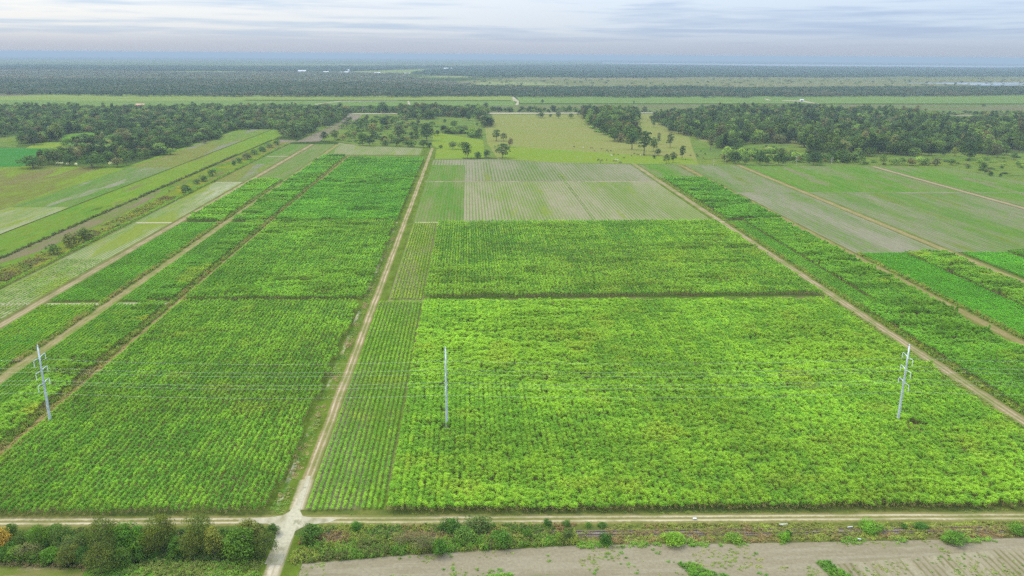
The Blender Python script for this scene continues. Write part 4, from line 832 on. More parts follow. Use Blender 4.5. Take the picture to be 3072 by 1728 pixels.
for i_ in range(34):
    X = -52.5-i_*2.15+RNG.uniform(-1.2, 1.2); Y = RNG.uniform(174.6, 185.0) if X > -92 else RNG.uniform(178, 186.5)
    c_ = [(.05, .11, .024), (.08, .16, .03), (.10, .125, .045), (.07, .19, .03)][i_ % 4]
    tn_ = ('dark green', 'mid green', 'olive', 'bright green')[i_ % 4]; pl_ = 'in the thicket '+('by the limestone track' if X > -66 else 'right of the tallest olive tree' if X > -80 else 'around the big forward tree' if X > -94 else 'above the mown grass' if X > -110 else 'by the orange-tinged tree')
    tree('near_bush' if i_ % 3 else 'near_leafy', X, Y, RNG.uniform(2.2, 3.8), RNG.uniform(3.2, 5.0), c_, 'low %s bush %s, %s side' % (tn_, pl_, 'road' if Y > 181 else 'grass'), name='bush', cat='bush', group='low bushes under the thicket trees')
bushes = [
 ('G1', 500, 560, 280, 340, 'near_bush', (.06, .12, .028), 'dark green double bush at the corner right of the crossroads', 'bush'),
 ('G1', 1110, 420, 180, 160, 'near_leafy', (.07, .16, .03), 'lone little tree overlapping the bottom road near the young cane', 'tree'),
 ('G1', 1730, 600, 210, 300, 'near_twiggy', (.13, .115, .075), 'greyish half-bare bush in the weeds', 'bush'),
 ('G1', 2010, 660, 270, 360, 'near_twiggy', (.12, .115, .07), 'wide grey-brown twiggy bush left of the dark clump', 'bush'),
 ('G1', 2220, 720, 240, 240, 'near_bush', (.07, .15, .03), 'green bush at the edge of the bare field below the twiggy one', 'bush'),
 ('B2', 830, 1115, 120, 160, 'near_bush', (.055, .12, .028), 'dark round bush touching the bottom road, left of the grey-topped one', 'bush'),
 ('B2', 1030, 1110, 130, 200, 'near_bush', (.08, .12, .045), 'grey-topped bush beside the bottom road', 'bush'),
 ('B2', 930, 1190, 130, 170, 'near_bush', (.10, .17, .045), 'pale green bush below the grey-topped pair', 'bush'),
 ('B2', 1180, 1180, 90, 130, 'near_bush', (.08, .16, .035), 'fresh green bush where the rails come into sight', 'bush'),
 ('G2', 520, 118, 116, 100, 'near_bush', (.055, .125, .028), 'small upright tree-like bush on the road side, left of its twin', 'bush'),
 ('G2', 730, 118, 98, 100, 'near_bush', (.065, .14, .03), 'small round bush on the road side, right of its twin', 'bush'),
 ('G2', 975, 113, 62, 80, 'near_bush', (.09, .18, .035), 'little light green bush on the road side', 'bush'),
 ('G2', 1130, 115, 60, 110, 'near_bush', (.06, .13, .03), 'low spreading bush on the road side', 'bush'),
 ('G2', 750, 272, 135, 140, 'near_bush', (.075, .105, .04), 'grey-green bush standing on the rails', 'bush'),
 ('G2', 1160, 302, 145, 160, 'near_bush', (.035, .10, .022), 'dark leaning bush below the rails', 'bush'),
 ('G2', 1920, 296, 130, 250, 'near_bush', (.15, .27, .035), 'rounded mound of bright grass below the rails', 'grass mound'),
 ('G2', 300, 235, 130, 110, 'near_bush', (.085, .16, .035), 'green bush on the near rail', 'bush'),
 ('G2', 40, 320, 180, 220, 'near_bush', (.08, .16, .035), 'wide green bush at the left end of the visible rails', 'bush'),
 ('B3', 1410, 1100, 62, 190, 'near_bush', (.10, .21, .03), 'low bright green bush beside the far part of the road', 'bush'),
 ('B3', 1670, 1092, 48, 50, 'near_bush', (.06, .14, .03), 'tiny dark bush before the paired ones on the road side', 'bush'),
 ('B3', 1790, 1092, 52, 110, 'near_bush', (.055, .13, .028), 'double dark bush on the road side at the right', 'bush'),
 ('B3', 795, 1150, 55, 50, 'near_bush', (.03, .10, .035), 'small very dark bush on the rails', 'bush'),
 ('B3', 765, 1172, 58, 100, 'near_bush', (.12, .25, .03), 'bright green tuft bush against the small dark one', 'bush'),
 ('B3', 380, 1180, 60, 130, 'near_bush', (.13, .22, .04), 'yellow-green tuft bush below the rails', 'bush'),
 ('B3', 2050, 1195, 95, 180, 'near_bush', (.09, .19, .03), 'green tuft bush at the edge of the furrowed field', 'bush'),
 ('B3', 2520, 1120, 80, 140, 'near_bush', (.10, .19, .035), 'green bush at the right edge, beside the rails', 'bush'),
 ('T4', 410, 305, 90, 105, 'bush', (.075, .115, .04), 'round dull bush among yellow weeds, first on its strip', 'bush'),
 ('T4', 540, 255, 130, 110, 'bush', (.11, .12, .045), 'tall brownish bush beside the round dull one', 'bush'),
 ('T4', 640, 205, 115, 130, 'bush', (.10, .13, .045), 'feathery bush behind the brownish one', 'bush'),
 ('Z2', 230, 1500, 150, 180, 'bush', (.075, .12, .04), 'lone wide bush beside the brown bare strip', 'bush'),
 ('Z2', 390, 1365, 90, 110, 'bush', (.08, .12, .045), 'bush on the yellow weed strip, third from the near end', 'bush'),
 ('Z2', 500, 1330, 120, 130, 'bush', (.09, .14, .05), 'bush on the yellow weed strip with a taller neighbour', 'bush'),
 ('Z2', 630, 1250, 130, 130, 'bush', (.075, .125, .045), 'taller bush on the yellow weed strip', 'bush'),
 ('Z2', 955, 1085, 90, 70, 'bush', (.05, .11, .04), 'dark bush at the near end of the shrub row', 'bush'),
 ('Z2', 1030, 1050, 100, 120, 'bush', (.085, .14, .05), 'green bush second in the shrub row', 'bush'),
 ('Z2', 1150, 1000, 130, 140, 'bush', (.10, .115, .06), 'brown-grey bush in the middle of the shrub row', 'bush'),
 ('Z2', 1260, 925, 100, 120, 'bush', (.09, .13, .055), 'bush behind the brown-grey one in the shrub row', 'bush'),
 ('Z2', 1380, 880, 100, 130, 'bush', (.06, .12, .05), 'dark green bush in the shrub row', 'bush'),
 ('Z2', 1490, 820, 90, 120, 'bush', (.10, .125, .07), 'greyish bush near the far end of the shrub row', 'bush'),
 ('Z2', 1600, 780, 90, 100, 'bush', (.06, .115, .05), 'last dark bush of the shrub row, by the ploughed patch', 'bush'),
]
for t, bx, by, h_, w_, kd, c_, lab, ct in bushes:
    X, Y, hh, ww = at_tree(t, bx, by, h_, w_); hh *= .72; ww *= 1.08
    tree(kd, X, Y, hh, ww, c_, lab, name='bush' if ct != 'tree' else 'tree', cat=ct)
mid = [
 ('Z4', 435, 370, 75, 135, 'broad', DG, 'wide dark tree at the head of the dry pasture, alone on the left'),
 ('Z4', 580, 358, 42, 50, 'bush', MG, 'small bush between two dark trees at the head of the pasture'),
 ('Z4', 700, 382, 105, 85, 'broad', DG, 'upright dark tree at the head of the pasture, in the middle'),
 ('Z4', 890, 380, 80, 90, 'broad', MG, 'round tree at the head of the pasture by the field path'),
 ('Z4', 1810, 850, 290, 190, 'tall', (.045, .085, .03), 'tall tree with a bare white trunk at the front end of the belt'),
 ('Z4', 1990, 930, 390, 230, 'tall', (.04, .08, .028), 'tallest many-domed tree standing forward of the tree belt'),
 ('Z4', 2130, 880, 210, 170, 'oval', MG, 'green tree leaning on the many-domed one'),
 ('Z4', 2200, 935, 100, 105, 'broad', DG, 'low round dark tree right of the many-domed tree'),
 ('Z4', 2145, 985, 52, 55, 'bush', DG, 'tiny dark bush below the low round tree'),
 ('Z4', 2330, 1060, 140, 115, 'oval', (.075, .11, .045), 'grey-green tree at the pasture fence, left of the dark one'),
 ('Z4', 2430, 1045, 155, 110, 'oval', DG, 'ragged dark tree at the pasture fence'),
 ('Z4', 2565, 1000, 230, 120, 'tall', DG, 'tall dark tree near the black cattle'),
 ('Z4', 2385, 820, 235, 140, 'tall', (.07, .085, .04), 'grey-brown cypress alone in the eastern pasture'),
 ('Z4', 2215, 770, 190, 70, 'tall', (.11, .115, .07), 'thin pale tree behind the many-domed one'),
 ('Z4', 2135, 515, 130, 70, 'oval', MG, 'small tree before the wood at the top of the eastern pasture'),
 ('Z4', 2370, 575, 170, 130, 'oval', MG, 'tree standing out from the wood into the eastern pasture'),
 ('Z4', 980, 1000, 60, 50, 'bare', DG, 'scrawny bent tree on the yellow-green meadow'),
 ('Z4', 460, 158, 65, 55, 'oval', DG, 'dark tree on the far field edge beside a row of trunks'),
 ('Z4', 1840, 160, 45, 40, 'broad', MG, 'round little tree on the far field edge'),
 ('Z5', 465, 1082, 115, 115, 'bare', BG, 'leafless pinkish-grey tree at the pasture corner'),
 ('Z5', 645, 1065, 190, 40, 'bare', BG, 'bare white pole-like tree beside the dark oval tree'),
 ('Z5', 790, 1062, 180, 200, 'oval', DG, 'dark oval tree at the wood edge, nearest the pasture corner'),
 ('Z5', 945, 1082, 150, 140, 'oval', LG, 'light green tree on thin white stems at the field edge'),
 ('Z5', 1165, 1085, 195, 160, 'oval', DG, 'broad dark tree right of the light green one'),
 ('Z5', 1270, 1085, 140, 90, 'oval', MG, 'dark green tree joined to the broad dark one'),
 ('Z5', 1440, 1085, 165, 170, 'oval', DG, 'dark spreading tree left of the dead white tree'),
 ('Z5', 1715, 1082, 180, 90, 'bare', BG, 'dead white tree with a vertical trunk at the field edge'),
 ('Z5', 1515, 925, 120, 80, 'bare', BG, 'dead white tree further back at the clearing'),
 ('Z5', 1975, 1085, 190, 220, 'oval', DG, 'large dark tree right of the dead white tree'),
 ('Z5', 2245, 1065, 110, 110, 'bare', BG, 'leaning dead tree with forked white limbs'),
 ('Z5', 2400, 1045, 200, 220, 'broad', MG, 'big grey-green tree at the middle of the right wood edge'),
 ('Z5', 420, 860, 250, 130, 'tall', (.10, .105, .06), 'grey-brown cypress at the corner of the right wood'),
 ('Z6', 450, 1082, 165, 140, 'oval', LG, 'light-topped tree with a dark base in the open scrub'),
 ('Z6', 110, 1070, 130, 150, 'oval', LG, 'pale feathery tree at the field edge'),
 ('Z6', 640, 1082, 90, 180, 'bush', LG, 'wide yellow-green shrub at the field edge'),
 ('Z6', 850, 1085, 110, 90, 'oval', (.10, .10, .06), 'greyish tree between two light shrubs'),
 ('Z6', 1080, 1085, 100, 170, 'bush', LG, 'light green spreading shrub at the field edge'),
 ('Z6', 1240, 1088, 105, 130, 'bush', (.12, .13, .07), 'grey shrub right of the light spreading one'),
 ('Z6', 1480, 1085, 95, 120, 'oval', MG, 'round grey-green tree at the end of the field edge'),
 ('Z6', 1745, 1005, 280, 230, 'broad', DG, 'large dark tree jutting out of the right wood'),
 ('Z6', 1530, 945, 130, 130, 'oval', YG, 'pale yellow-green tree in front of the right wood'),
 ('Z6', 910, 950, 130, 190, 'broad', LG, 'spreading light green tree in front of the right wood'),
 ('Z6', 735, 930, 110, 110, 'oval', YG, 'pale round tree left of the spreading light one'),
 ('Z6', 2170, 970, 200, 190, 'oval', (.085, .09, .06), 'grey-brown tree at the foot of the right wood'),
 ('Z6', 2420, 1005, 110, 130, 'oval', MG, 'round tree alone in the scrub at the right edge'),
 ('Z6', 1955, 1150, 105, 125, 'broad', DG, 'round dark tree alone in the rough meadow at the right'),
 ('Z6', 1990, 1218, 75, 50, 'oval', DG, 'small upright bush below the round dark tree'),
 ('Z6', 2070, 1248, 65, 85, 'bush', DG, 'dark bush in the bright grass, second of three'),
 ('Z6', 2217, 1258, 45, 50, 'bush', DG, 'smallest dark bush in the bright grass'),
 ('Z6', 1965, 205, 42, 60, 'broad', DG, 'lone dark tree in the far brownish pasture'),
 ('Z6', 1435, 330, 50, 80, 'broad', DG, 'dark tree at the far road, right side'),
 ('Z6', 1940, 335, 65, 120, 'broad', DG, 'larger dark tree at the far road, right side'),
 ('Z3', 325, 318, 165, 70, 'bare', MG, 'tall bare-stemmed tree by the far pale road'),
 ('Z3', 625, 300, 165, 160, 'broad', (.04, .085, .035), 'large dark domed tree at the far pale road'),
 ('Z3', 930, 290, 140, 60, 'tall', MG, 'thin tall tree right of the domed one at the far road'),
 ('Z3', 70, 505, 85, 140, 'broad', MG, 'low tree at the start of the ploughed lane'),
 ('Z3', 640, 535, 190, 170, 'tall', DG, 'dark cypress clump behind the yellowish tree'),
 ('Z3', 340, 560, 180, 190, 'oval', MG, 'grey-green tree left of the yellowish one'),
 ('Z3', 480, 610, 160, 160, 'oval', (.19, .165, .07), 'yellowish-tan round tree in the scrub meadow'),
 ('Z3', 320, 790, 180, 130, 'oval', MG, 'dark tree with a green top at the thin field corner'),
 ('Z3', 430, 795, 150, 150, 'oval', DG, 'dark round tree at the thin field corner, right of its neighbour'),
 ('Z3', 870, 690, 220, 150, 'tall', (.07, .085, .045), 'tall grey-green tree rising from the scrub'),
 ('Z3', 835, 795, 115, 160, 'oval', DG, 'dark tree at the foot of the tall grey-green one'),
 ('Z3', 1040, 805, 85, 180, 'bush', MG, 'wide low bush along the thin field'),
 ('Z3', 660, 790, 70, 120, 'bush', MG, 'low grey bush along the thin field'),
 ('Z3', 1130, 705, 230, 90, 'tall', MG, 'slender dark cypress left of the big one'),
 ('Z3', 1290, 715, 270, 250, 'broad', DG, 'big dark tree over the scrub meadow'),
 ('Z3', 1235, 820, 120, 140, 'oval', DG, 'dark tree at the corner where the main road ends'),
 ('Z3', 1330, 820, 70, 100, 'bush', DG, 'low dark bush touching the corner tree'),
 ('Z3', 1500, 825, 40, 75, 'bush', MG, 'tiny bush on the ditch behind the yellow grass corner'),
 ('Z3', 1680, 845, 115, 130, 'oval', (.065, .085, .04), 'grey-green tree at the ditch, left of its neighbour'),
 ('Z3', 1830, 850, 120, 150, 'oval', MG, 'rounded green tree behind the dark tall one at the ditch'),
 ('Z3', 1905, 990, 240, 150, 'oval', DG, 'dark tall tree at the edge of the striped field'),
 ('Z3', 2060, 978, 85, 130, 'bush', MG, 'low bush between two dark trees at the striped field'),
 ('Z3', 2190, 975, 120, 110, 'oval', DG, 'small dark tree at the edge of the striped field'),
 ('Z3', 2430, 978, 220, 240, 'oval', (.045, .085, .03), 'big dark round tree on the pasture corner'),
 ('Z3', 2340, 720, 190, 150, 'tall', MG, 'upright tree of the group left of the dry pasture'),
 ('Z3', 2450, 720, 120, 110, 'oval', (.10, .12, .05), 'light tree of the group left of the dry pasture'),
 ('Z3', 2550, 815, 140, 90, 'oval', (.12, .095, .075), 'pinkish-grey tree beside the dry pasture'),
 ('Z3', 1700, 520, 110, 120, 'broad', MG, 'dark tree alone in the upper scrub meadow'),
 ('Z3', 1560, 442, 50, 60, 'bush', MG, 'pale bush in the upper scrub meadow'),
 ('Z3', 1920, 408, 75, 105, 'oval', DG, 'compact dark tree close to the far tree belt'),
 ('Z3', 2050, 495, 55, 50, 'oval', MG, 'small tree near the upper meadow path'),
 ('Z3', 1400, 385, 100, 90, 'oval', LG, 'light green tree in front of the far belt'),
 ('Z2', 1700, 665, 130, 160, 'oval', (.12, .14, .075), 'grey-leaved tree at the field end, left of its group'),
 ('Z2', 1850, 685, 250, 220, 'oval', (.10, .145, .06), 'tall light green tree at the field end'),
 ('Z2', 2040, 630, 200, 170, 'oval', (.095, .135, .055), 'light tree beside the brown ploughed lane'),
 ('Z2', 2190, 565, 200, 150, 'oval', MG, 'green tree further along the ploughed lane'),
 ('Z2', 2330, 520, 180, 150, 'oval', (.10, .13, .065), 'pale tree furthest along the ploughed lane'),
 ('Z2', 2320, 722, 140, 150, 'oval', DG, 'dark tree at the end of the thin cane field'),
 ('Z2', 2480, 718, 165, 130, 'oval', (.07, .10, .045), 'tree with several white trunks at the thin field'),
 ('Z1', 500, 1128, 190, 400, 'broad', (.06, .10, .03), 'wide green bush-like tree at the left tip of the near wood'),
 ('Z1', 640, 1080, 140, 160, 'oval', (.15, .13, .05), 'orange-topped tree behind the left tip of the wood'),
 ('Z1', 1390, 1122, 200, 400, 'broad', (.055, .105, .028), 'very wide rounded tree at the front of the left wood'),
 ('Z1', 1050, 1085, 160, 180, 'oval', MG, 'green tree behind the white flowering bushes'),
 ('Z1', 860, 1070, 200, 220, 'oval', (.075, .095, .045), 'grey-brown tree left of the white flowering bushes'),
 ('Z1', 1780, 1112, 140, 190, 'oval', (.15, .14, .07), 'tan-leaved tree near the front corner of the left wood'),
 ('Z1', 1910, 1092, 150, 140, 'oval', (.07, .12, .03), 'bright-topped tree at the front corner of the left wood'),
 ('Z1', 1545, 655, 170, 150, 'oval', DG, 'round dark tree between two clearings'),
 ('Z1', 860, 725, 290, 220, 'oval', (.12, .15, .055), 'tall pale yellow-green tree above the yellow field'),
 ('Z1', 520, 775, 210, 250, 'oval', DG, 'dark mass of a tree at the corner of the blue-green crop'),
 ('Z1', 1860, 760, 230, 240, 'broad', (.14, .14, .075), 'tree with an umbrella crown on white stems'),
 ('Z1', 1280, 735, 120, 220, 'oval', DG, 'low dark tree standing in the clearing'),
]
for t, bx, by, h_, w_, kd, c_, lab in mid:
    X, Y, hh, ww = at_tree(t, bx, by, h_, w_)
    tree(kd, X, Y, hh, ww, c_, lab, name='bush' if kd == 'bush' else 'tree', cat='bush' if kd == 'bush' else 'tree')
for bx, by in ((870, 1072), (925, 1074), (1020, 1083), (1150, 1088), (1665, 1074)):
    X, Y, hh, ww = at_tree('Z1', bx, by, 34, 58)
    tree('bush', X, Y, hh, ww, (.72, .70, .62), 'white flowering bush at the foot of the near left wood', name='flowering_bush', cat='bush', group='white flowering bushes')

weeds('dead brown weeds in the bare patch beside the right power pole', [(145.8, 234.5), (152.5, 234), (152.5, 239.5), (146.5, 240.5)], 2.2, (0.20, .13, .07), (0.27, .20, .10), h=1.0, seed=80, c3=(.12, .17, .05))
# ---- woods: the trees of the near edges one by one, the mass behind them as one wood
for key in ('broad', 'oval', 'tall', 'bush', 'tuft'): proto_collection('wood_'+key, [k.whole for k in KIND[key]])
WOODTREES = []
SEG = {
 'front trees of the left wood': ((200, 'at the near tip of the left wood'), (400, 'at the left wood corner by the olive field'), (600, 'on the slanting edge of the left wood'), (760, 'at the left wood above the yellow strip'), (9999, 'where the left wood meets the ploughed lane')),
 'front trees of the right wood': ((2180, 'in the right wood beside the eastern pasture'), (2330, 'in the right wood behind the scrub belt'), (2480, 'in the right wood behind the small clearing'), (2800, 'in the right wood above the rough scrub'), (9999, 'in the right wood by the edge of the view')),
 'scrub trees before the right wood': ((2220, 'in the scrub belt by the pasture corner'), (2320, 'in the scrub belt near the light green tree'), (2420, 'in the scrub belt by the dead white tree'), (2520, 'in the scrub belt past the dead white tree'), (9999, 'at the far end of the scrub belt')),
 'trees of the slanting belt': ((1780, 'at the upper end of the slanting belt'), (1830, 'in the upper middle of the slanting belt'), (1880, 'in the lower middle of the slanting belt'), (9999, 'at the front end of the slanting belt'))}
def tree_label(group, kind, x, y, h, col, hmed):
    u = float(project(x, y, 0)[0]); seg = next(t for m, t in SEG[group] if u < m)
    size = 'tall' if h > hmed*1.12 else ('low' if h < hmed*.88 else 'middling')
    L = .3*col[0]+.6*col[1]
    tone = 'brownish' if col[0] > col[1]*1.02 else ('very dark' if L < .045 else ('dark green' if L < .07 else ('mid green' if L < .10 else 'pale green')))
    return '%s %s %s %s' % (size, tone, {'broad': 'spreading tree', 'oval': 'rounded tree', 'tall': 'upright tree', 'bush': 'shrub'}[kind], seg)
def wood(label, poly, spacing, mix, seed, hs=1.0, dark=1.0, single=0, single_label=None, group=None, grow=None, name='wood', holes=(), tones=None):
    P = np.array(poly); lo, hi = P.min(0), P.max(0); rng = np.random.default_rng(5000+seed)
    nx, ny = int((hi[0]-lo[0])/spacing)+1, int((hi[1]-lo[1])/spacing)+1
    X, Y = np.meshgrid(np.arange(nx)*spacing+lo[0], np.arange(ny)*spacing+lo[1]); X = X.ravel()+rng.uniform(-.5, .5, nx*ny)*spacing; Y = Y.ravel()+rng.uniform(-.5, .5, nx*ny)*spacing
    rg = spacing*2.2
    k = in_poly(X+(fbm(X, Y, rg*2, seed+31)-.5)*rg*2.4, Y+(fbm(X, Y, rg*2, seed+32)-.5)*rg*2.8, poly) & in_view(X, Y, 0, .1)
    k &= fbm(X, Y, spacing*4, seed+33) > 0.31
    for hpoly in holes: k &= ~in_poly(X, Y, hpoly)
    X, Y = X[k], Y[k]; n = len(X)
    if not n: return
    big = fbm(X, Y, spacing*14, seed+1); md = fbm(X, Y, spacing*3.2, seed+2)
    hh = hs*rng.uniform(.55, 1.28, n)*(0.72+0.6*big)
    c = mixc(DG, MG, smooth(md+rng.normal(0, .10, n), .42, .72))
    c = mixc(c, LG, smooth(rng.random(n)*.6+big*.4, .55, .70)*0.75)
    c = mixc(c, (0.115, .095, .06), (rng.random(n) < .07)*.8)
    c = mixc(c, (0.12, .125, .08), (rng.random(n) < .06)*.8)
    c = c*np.array((1.12, 1.05, .85))*dark*0.84*rng.uniform(.5, 2.0, n)[:, None]
    if tones:
        q_ = rng.normal(0, .09, n); c = mixc(tones[0], tones[1], smooth(fbm(X, Y*2.5, spacing*9, seed+41)+q_, .35, .6)); c = mixc(c, tones[2], smooth(fbm(X, Y*2.5, spacing*16, seed+43)+q_, .5, .66))*rng.uniform(.9, 1.12, n)[:, None]
    kinds = list(mix); w = np.array([mix[q] for q in kinds], float); kk = rng.choice(len(kinds), n, p=w/w.sum())
    order = np.argsort(Y + np.abs(X)*.15)
    one = np.zeros(n, bool); one[order[:single]] = True
    for i in np.nonzero(one)[0]:
        q = kinds[kk[i]]; kH = KIND[q][0].H
        tree(q, X[i], Y[i], kH*hh[i], None, tuple(c[i]), tree_label(group, q, X[i], Y[i], hh[i], c[i], float(np.median(hh))), group=group)
    for qi, q in enumerate(kinds):
        s = (~one) & (kk == qi)
        if not s.any(): continue
        m = int(s.sum()); sw = rng.uniform(.75, 1.5, m)
        WOODTREES.append((name, label, 'wood_'+q, np.stack([X[s], Y[s], gz(X[s], Y[s])], 1), np.stack([np.zeros(m), np.zeros(m), rng.uniform(0, 6.28, m)], 1), np.stack([sw*(grow or 1), sw*(grow or 1), hh[s]], 1), c[s]))
def Ap(*p): return [A(*q) for q in p]
MX = {'broad': 5, 'oval': 3, 'tall': 3}
wood('dark wood of broad trees and cypresses on the right, behind the scrub', Ap(('Z5', 120, 660), ('Z5', 330, 720), ('Z5', 520, 860), ('Z5', 900, 870), ('Z5', 1100, 760), ('Z5', 1500, 740), ('Z5', 1850, 830), ('Z5', 1900, 920), ('Z5', 2250, 900), ('Z6', 0, 960), ('Z6', 600, 930), ('Z6', 1300, 950), ('Z6', 1700, 960), ('Z6', 1950, 960), ('Z6', 2280, 860), ('Z6', 2800, 900), ('Z6', 3000, 420), ('Z6', 2100, 440), ('Z6', 1650, 490), ('Z6', 1500, 560), ('Z6', 1380, 420), ('Z6', 700, 340), ('Z5', 2300, 290), ('Z5', 1900, 270), ('Z5', 600, 270), ('Z5', 0, 330), ('Z4', 2300, 340), ('Z4', 2100, 420)), 10.5, MX, 1, 1.05, single=34, single_label='dark tree in the front rank of the right wood', group='front trees of the right wood')
wood('lighter scrubby trees between the right wood and the striped fields', Ap(('Z5', 400, 900), ('Z5', 560, 1020), ('Z5', 700, 1060), ('Z5', 1600, 1080), ('Z5', 2200, 1075), ('Z6', 100, 1075), ('Z6', 150, 990), ('Z5', 2300, 960), ('Z5', 1900, 960), ('Z5', 1500, 880), ('Z5', 1100, 900), ('Z5', 600, 900)), 9.5, {'oval': 5, 'bush': 4}, 2, .72, dark=1.55, single=28, single_label='light scrubby tree in the belt before the right wood', group='scrub trees before the right wood')
wood('belt of tall trees slanting down to the dry pasture', Ap(('Z4', 1050, 380), ('Z4', 1200, 510), ('Z4', 1360, 590), ('Z4', 1480, 630), ('Z4', 1700, 750), ('Z4', 1860, 790), ('Z4', 1960, 760), ('Z4', 1800, 620), ('Z4', 1780, 500), ('Z4', 1900, 420), ('Z4', 1850, 330), ('Z4', 1600, 310), ('Z4', 1100, 320)), 9.5, {'broad': 4, 'tall': 5, 'oval': 2}, 3, 1.1, single=26, single_label='tall tree in the slanting belt beside the dry pasture', group='trees of the slanting belt')
wood('left wood of mixed dark trees between fields and far plain', Ap(('Z1', 330, 1100), ('Z1', 760, 1085), ('Z1', 1100, 1090), ('Z1', 1950, 1080), ('Z1', 2200, 1010), ('Z1', 2576, 900), ('Z2', 300, 790), ('Z2', 650, 680), ('Z2', 1050, 545), ('Z2', 1600, 545), ('Z2', 1650, 660), ('Z2', 1860, 670), ('Z2', 2080, 610), ('Z2', 2360, 500), ('Z2', 2576, 410), ('Z3', 60, 330), ('Z3', 60, 260), ('Z2', 2200, 230), ('Z2', 1200, 245), ('Z2', 0, 270), ('Z1', 1800, 270), ('Z1', 1200, 240), ('Z1', -500, 215), ('Z1', -500, 700), ('Z1', 0, 700), ('Z1', 320, 640), ('Z1', 330, 770), ('Z1', 600, 760), ('Z1', 950, 720), ('Z1', 1000, 650), ('Z1', 1200, 640), ('Z1', 1500, 640), ('Z1', 1700, 700), ('Z1', 1250, 745), ('Z1', 1000, 830), ('Z1', 600, 1000)), 10.5, {'broad': 4, 'oval': 5, 'tall': 2}, 4, .80, dark=1.1, holes=[Ap(('Z1', -400, 790), ('Z1', 60, 760), ('Z1', 330, 700), ('Z1', 430, 600), ('Z1', 280, 600), ('Z1', 60, 670), ('Z1', -400, 700)), Ap(('Z1', 930, 750), ('Z1', 1300, 745), ('Z1', 1500, 690), ('Z1', 1500, 600), ('Z1', 1200, 600), ('Z1', 940, 650)), Ap(('Z1', 1640, 720), ('Z1', 1800, 690), ('Z1', 2080, 590), ('Z1', 2280, 480), ('Z1', 2240, 440), ('Z1', 1900, 560), ('Z1', 1560, 660))], single=60, single_label='tree along the front edge of the left wood', group='front trees of the left wood')
wood('fresh green thicket and trees left of the dry pasture', Ap(('Z3', 850, 400), ('Z3', 1300, 400), ('Z3', 1450, 365), ('Z3', 2100, 365), ('Z3', 2170, 500), ('Z3', 2300, 520), ('Z3', 2290, 420), ('Z3', 2230, 330), ('Z3', 2200, 270), ('Z3', 1300, 240), ('Z3', 860, 260)), 10.5, {'broad': 5, 'oval': 4, 'tall': 2}, 5, 1.0, dark=1.0)
wood('line of scrub across the meadow left of the dry pasture', Ap(('Z3', 1580, 600), ('Z3', 2120, 690), ('Z3', 2130, 640), ('Z3', 1900, 580), ('Z3', 1580, 560)), 7.5, {'oval': 4, 'bush': 3}, 6, .62, dark=1.2)
wood('scattered scrub and trees over the rough meadow', Ap(('Z3', 0, 560), ('Z3', 0, 700), ('Z3', 300, 760), ('Z3', 1350, 810), ('Z3', 1450, 620), ('Z3', 1200, 420), ('Z3', 700, 380), ('Z3', 250, 400)), 17, {'oval': 5, 'bush': 6, 'tall': 1}, 7, .62, dark=1.15)
wood('thin hedge of trees beside the far pale road', Ap(('Z3', 0, 300), ('Z3', 860, 296), ('Z4', -340, 292), ('Z4', 2200, 290), ('Z4', 2200, 262), ('Z4', 0, 262), ('Z3', 0, 262)), 14, {'oval': 5, 'bush': 5, 'broad': 2}, 8, .75)
wood('low trees at the far road on the right', Ap(('Z6', 900, 335), ('Z6', 1250, 335), ('Z6', 1900, 330), ('Z6', 2576, 322), ('Z6', 2576, 295), ('Z6', 1000, 300)), 16, {'oval': 4, 'bush': 5}, 9, .7)
wood('dense vine-grown slope below the trees', Ap(('Z4', 1180, 520), ('Z4', 1560, 720), ('Z4', 1620, 700), ('Z4', 1300, 540), ('Z4', 1200, 490)), 6, {'bush': 5}, 10, .6, dark=1.9)
wood('scrubby bushes in the rough ground at the right edge', Ap(('Z6', 150, 1060), ('Z6', 1500, 1075), ('Z6', 2700, 1280), ('Z6', 2700, 900), ('Z6', 1950, 1000), ('Z6', 1000, 960), ('Z6', 150, 1000)), 20, {'bush': 6, 'oval': 1}, 11, .55, dark=1.5)
# the swamp forest on the horizon side
FR = {'tuft': 1}
F_EDGE = [('T1', -800, 345), ('T1', 340, 338), ('T1', 900, 350), ('T1', 2576, 358), ('T2', 1300, 352), ('T2', 1310, 356), ('T3', 0, 361), ('T3', 1500, 354), ('T3', 2300, 348), ('T3', 3400, 330)]
wood('long swamp forest across the plain, front part', Ap(*F_EDGE, ('T3', 3400, 300), ('T3', 1200, 300), ('T3', 600, 305), ('T3', 0, 296), ('T2', 1700, 298), ('T2', 1000, 290), ('T2', 500, 268), ('T2', 0, 258), ('T1', 1600, 240), ('T1', -800, 230)), 14, FR, 12, .95, name='swamp_forest', tones=((.04, .085, .05), (.065, .10, .06), (.11, .115, .085)))
wood('brownish open swamp wood behind the front forest, left part', Ap(('T1', -800, 232), ('T1', 1600, 242), ('T2', 0, 260), ('T2', 480, 268), ('T2', 900, 285), ('T2', 980, 262), ('T2', 600, 232), ('T2', 500, 182), ('T1', 2200, 172), ('T1', 1200, 172), ('T1', -800, 125)), 27, FR, 13, .62, grow=1.9, name='swamp_forest', tones=((.085, .12, .08), (.12, .125, .10), (.145, .13, .11)))
wood('dark forest band far off below the horizon', Ap(('T2', 600, 185), ('T2', 1000, 205), ('T2', 2000, 212), ('T3', 0, 208), ('T3', 1000, 208), ('T3', 3400, 202), ('T3', 3400, 142), ('T3', 1000, 135), ('T3', 0, 122), ('T2', 1500, 118), ('T2', 800, 126), ('T2', 800, 145), ('T2', 600, 160)), 38, FR, 14, .9, grow=2.9, name='swamp_forest', tones=((.026, .065, .04), (.035, .08, .045), (.05, .09, .055)))
